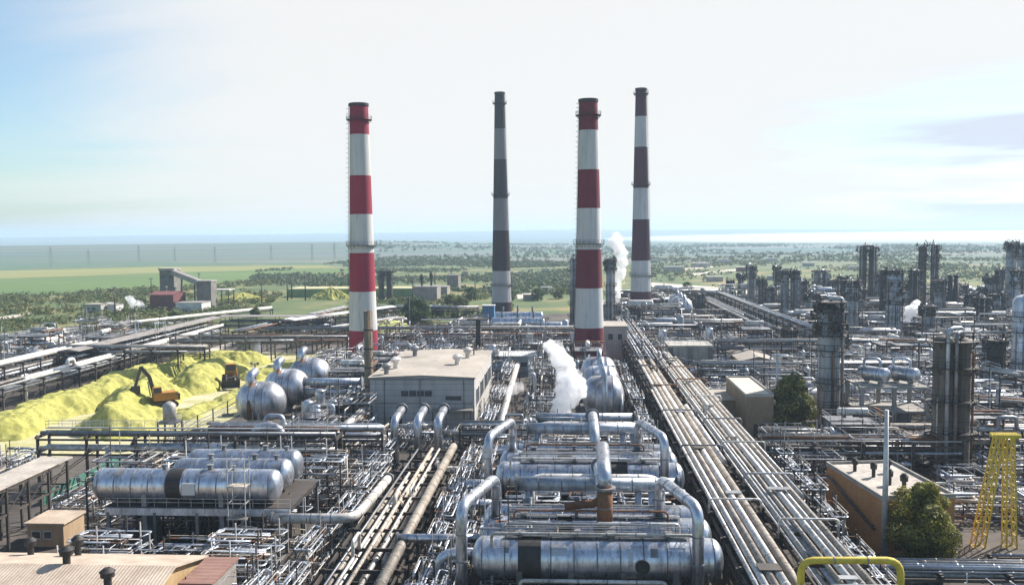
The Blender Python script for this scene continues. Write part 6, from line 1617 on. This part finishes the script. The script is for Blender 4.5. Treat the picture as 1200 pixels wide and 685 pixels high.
CR = random.Random(9)
def place(k, x, y, rz, sc=1.0, zs=1.0):
    fn, wd, w_, d_, grp, a, root = protos[k]
    lab = auto(wd, x, y)
    if lab is None: return False
    if root is None:
        root = fn(**a); protos[k][6] = root
        tag(root, lab, group=grp); root.location = (x, y, 0.02); root.rotation_euler = (0, 0, rz); root.scale = (sc, sc, sc * zs)
    else: copy_tree(root, lab, (x, y, 0.02), rz, (sc, sc, sc * zs))
    return True
def fill(x0, x1, y0, y1, step, weights, sc=1.0, keep=.92, maxn=400, fov=True):
    n = 0; y = y0
    while y < y1:
        x = x0 + CR.uniform(0, 2)
        while x < x1:
            k = CR.choices(range(len(protos)), weights)[0]
            rz = CR.choice([0, 0, PI, PI / 2, -PI / 2]); w_, d_ = protos[k][2] * sc, protos[k][3] * sc
            if abs(math.sin(rz)) > .5: w_, d_ = d_, w_
            cx, cyy = x + w_ / 2, y + CR.uniform(-1, 1)
            px, _ = proj((cx, cyy, 2))
            if -90 < px < 1290 and CR.random() < keep and free(cx, cyy, w_ * .8, d_ * .8) and n < maxn:
                place(k, cx, cyy, rz, sc * CR.uniform(.92, 1.06), CR.uniform(.85, 1.2)); n += 1
                OCC.append((cx - w_ * .42, cx + w_ * .42, cyy - d_ * .42, cyy + d_ * .42))
                x += w_ * 1.02
            else: x += 3.0
        y += step
    return n
bt = None
for Y0, bw in ((92.5, 'near'), (123.5, 'far')):
    for dy, wh in ((3.9, 'front and second'), (10.3, 'second and rear'), (20.5, 'last and following')):
        for kx, x in enumerate((-5.5, 2.7, 10.8)):
            lab = f'{("left-end", "mid-length", "right-end")[kx]} thin pipework between the {wh} vessels of the {bw} bank' if dy < 20 else f'{("left-end", "mid-length", "right-end")[kx]} thin pipework behind the {bw} bank'
            if bt is None:
                bt = unit_tangle(77, 8.5, 2.6, 8.0, 28, False); tag(bt, lab, group='thin pipework among the vessel banks'); bt.location = (x, Y0 + dy, .02)
            else: copy_tree(bt, lab, (x, Y0 + dy, .02), CR.choice([0, PI]), (1, 1.6 if dy > 20 else 1, CR.uniform(.62, .85)))
for X, ys, side in ((-30.2, range(84, 150, 9), 'the vessel-trio side of the tan pipe rack'), (-15.4, range(84, 156, 9), 'the bank side of the tan pipe rack'), (-12.6, range(88, 152, 9), 'the left ends of the vessel banks'), (-15.4, range(166, 246, 9), 'the alley beside the white hall'), (33.2, range(96, 150, 9), 'the gap between main rack and brick building'), (14.4, range(150, 240, 9), 'the drum side of the main rack')):
    ys = list(ys)
    for i, yy in enumerate(ys):
        od = ['first', 'second', 'third', 'fourth', 'fifth', 'sixth', 'seventh', 'eighth', 'ninth', 'tenth', 'eleventh', 'twelfth'][i]
        copy_tree(bt, f'{od} thin pipework along {side}', (X, yy, .02), CR.choice([PI / 2, -PI / 2]), (1, CR.uniform(.7, 1.0), CR.uniform(.4, .8)), group='thin pipework along racks and alleys')
for i, (x, yy, zs) in enumerate(((-55, 102.5, .5), (-46.5, 102.5, .4), (-38, 102.5, .55), (-55, 113, .55), (-46.5, 113, .55), (-38, 113, .5), (-55, 119, .6), (-46, 128, .9), (-37, 128, .9), (-55, 128, .9), (-37, 98, .5), (-55, 97.5, .4))):
    w_ = ['left part in front of', 'middle in front of', 'right part in front of', 'left part under', 'middle under', 'right part under', 'rear left under', 'middle behind', 'right part behind', 'left part behind', 'lowest right part before', 'lowest left part before'][i]
    copy_tree(bt, f'thin pipework, {w_} the left-hand vessel trio', (x, yy, .02), CR.choice([0, PI]), (1, 1.6, zs), group='thin pipework round the left-hand vessel trio')
n1 = fill(-110, 110, 80, 180, 4.6, (5, 5, .9, 1, .4, 2.0, .5, 3.5), .86, .95)
n2 = fill(-130, 170, 180, 300, 5.2, (4, 4, 1.5, 1.1, 1.0, 1.5, 1.2, 4), .95, .97) + fill(-205, -131, 185, 335, 8, (3, 3, 1, 1, .3, 1, .8, 4), 1.05, .8)
print('FILL', n1, n2)
fb = []
words = ['far grey process block', 'distant pale process block', 'hazy pipe-filled block', 'distant block with a short column']
n3 = 0
for k in range(4): fb.append(None)
y = 296
while y < 520:
    x = -60
    while x < 330:
        px, py = proj((x, y, 2))
        k = CR.randrange(4); cx, cyy = x + 12 + CR.uniform(-2, 2), y + CR.uniform(-3, 3)
        lim = 1e9 if x > 20 else 345
        if -60 < px < 1260 and cyy < lim and free(cx, cyy, 17, 11):
            lab = auto(words[k], cx, cyy)
            if lab:
                rz = CR.choice([0, PI, PI / 2]) if False else CR.choice([0, PI])
                if fb[k] is None:
                    fb[k] = far_block(200 + k, h=7 + k); tag(fb[k], lab, group='process blocks far across the plant'); fb[k].location = (cx, cyy, .02); fb[k].rotation_euler = (0, 0, rz)
                else: copy_tree(fb[k], lab, (cx, cyy, .02), rz, (CR.uniform(.85, 1.05), CR.uniform(.9, 1.1), CR.uniform(.7, 1.15)))
                n3 += 1; OCC.append((cx - 9.5, cx + 9.5, cyy - 7, cyy + 7))
        x += 21
    y += 16
print('FAR', n3, 'objects', len(COL.objects))
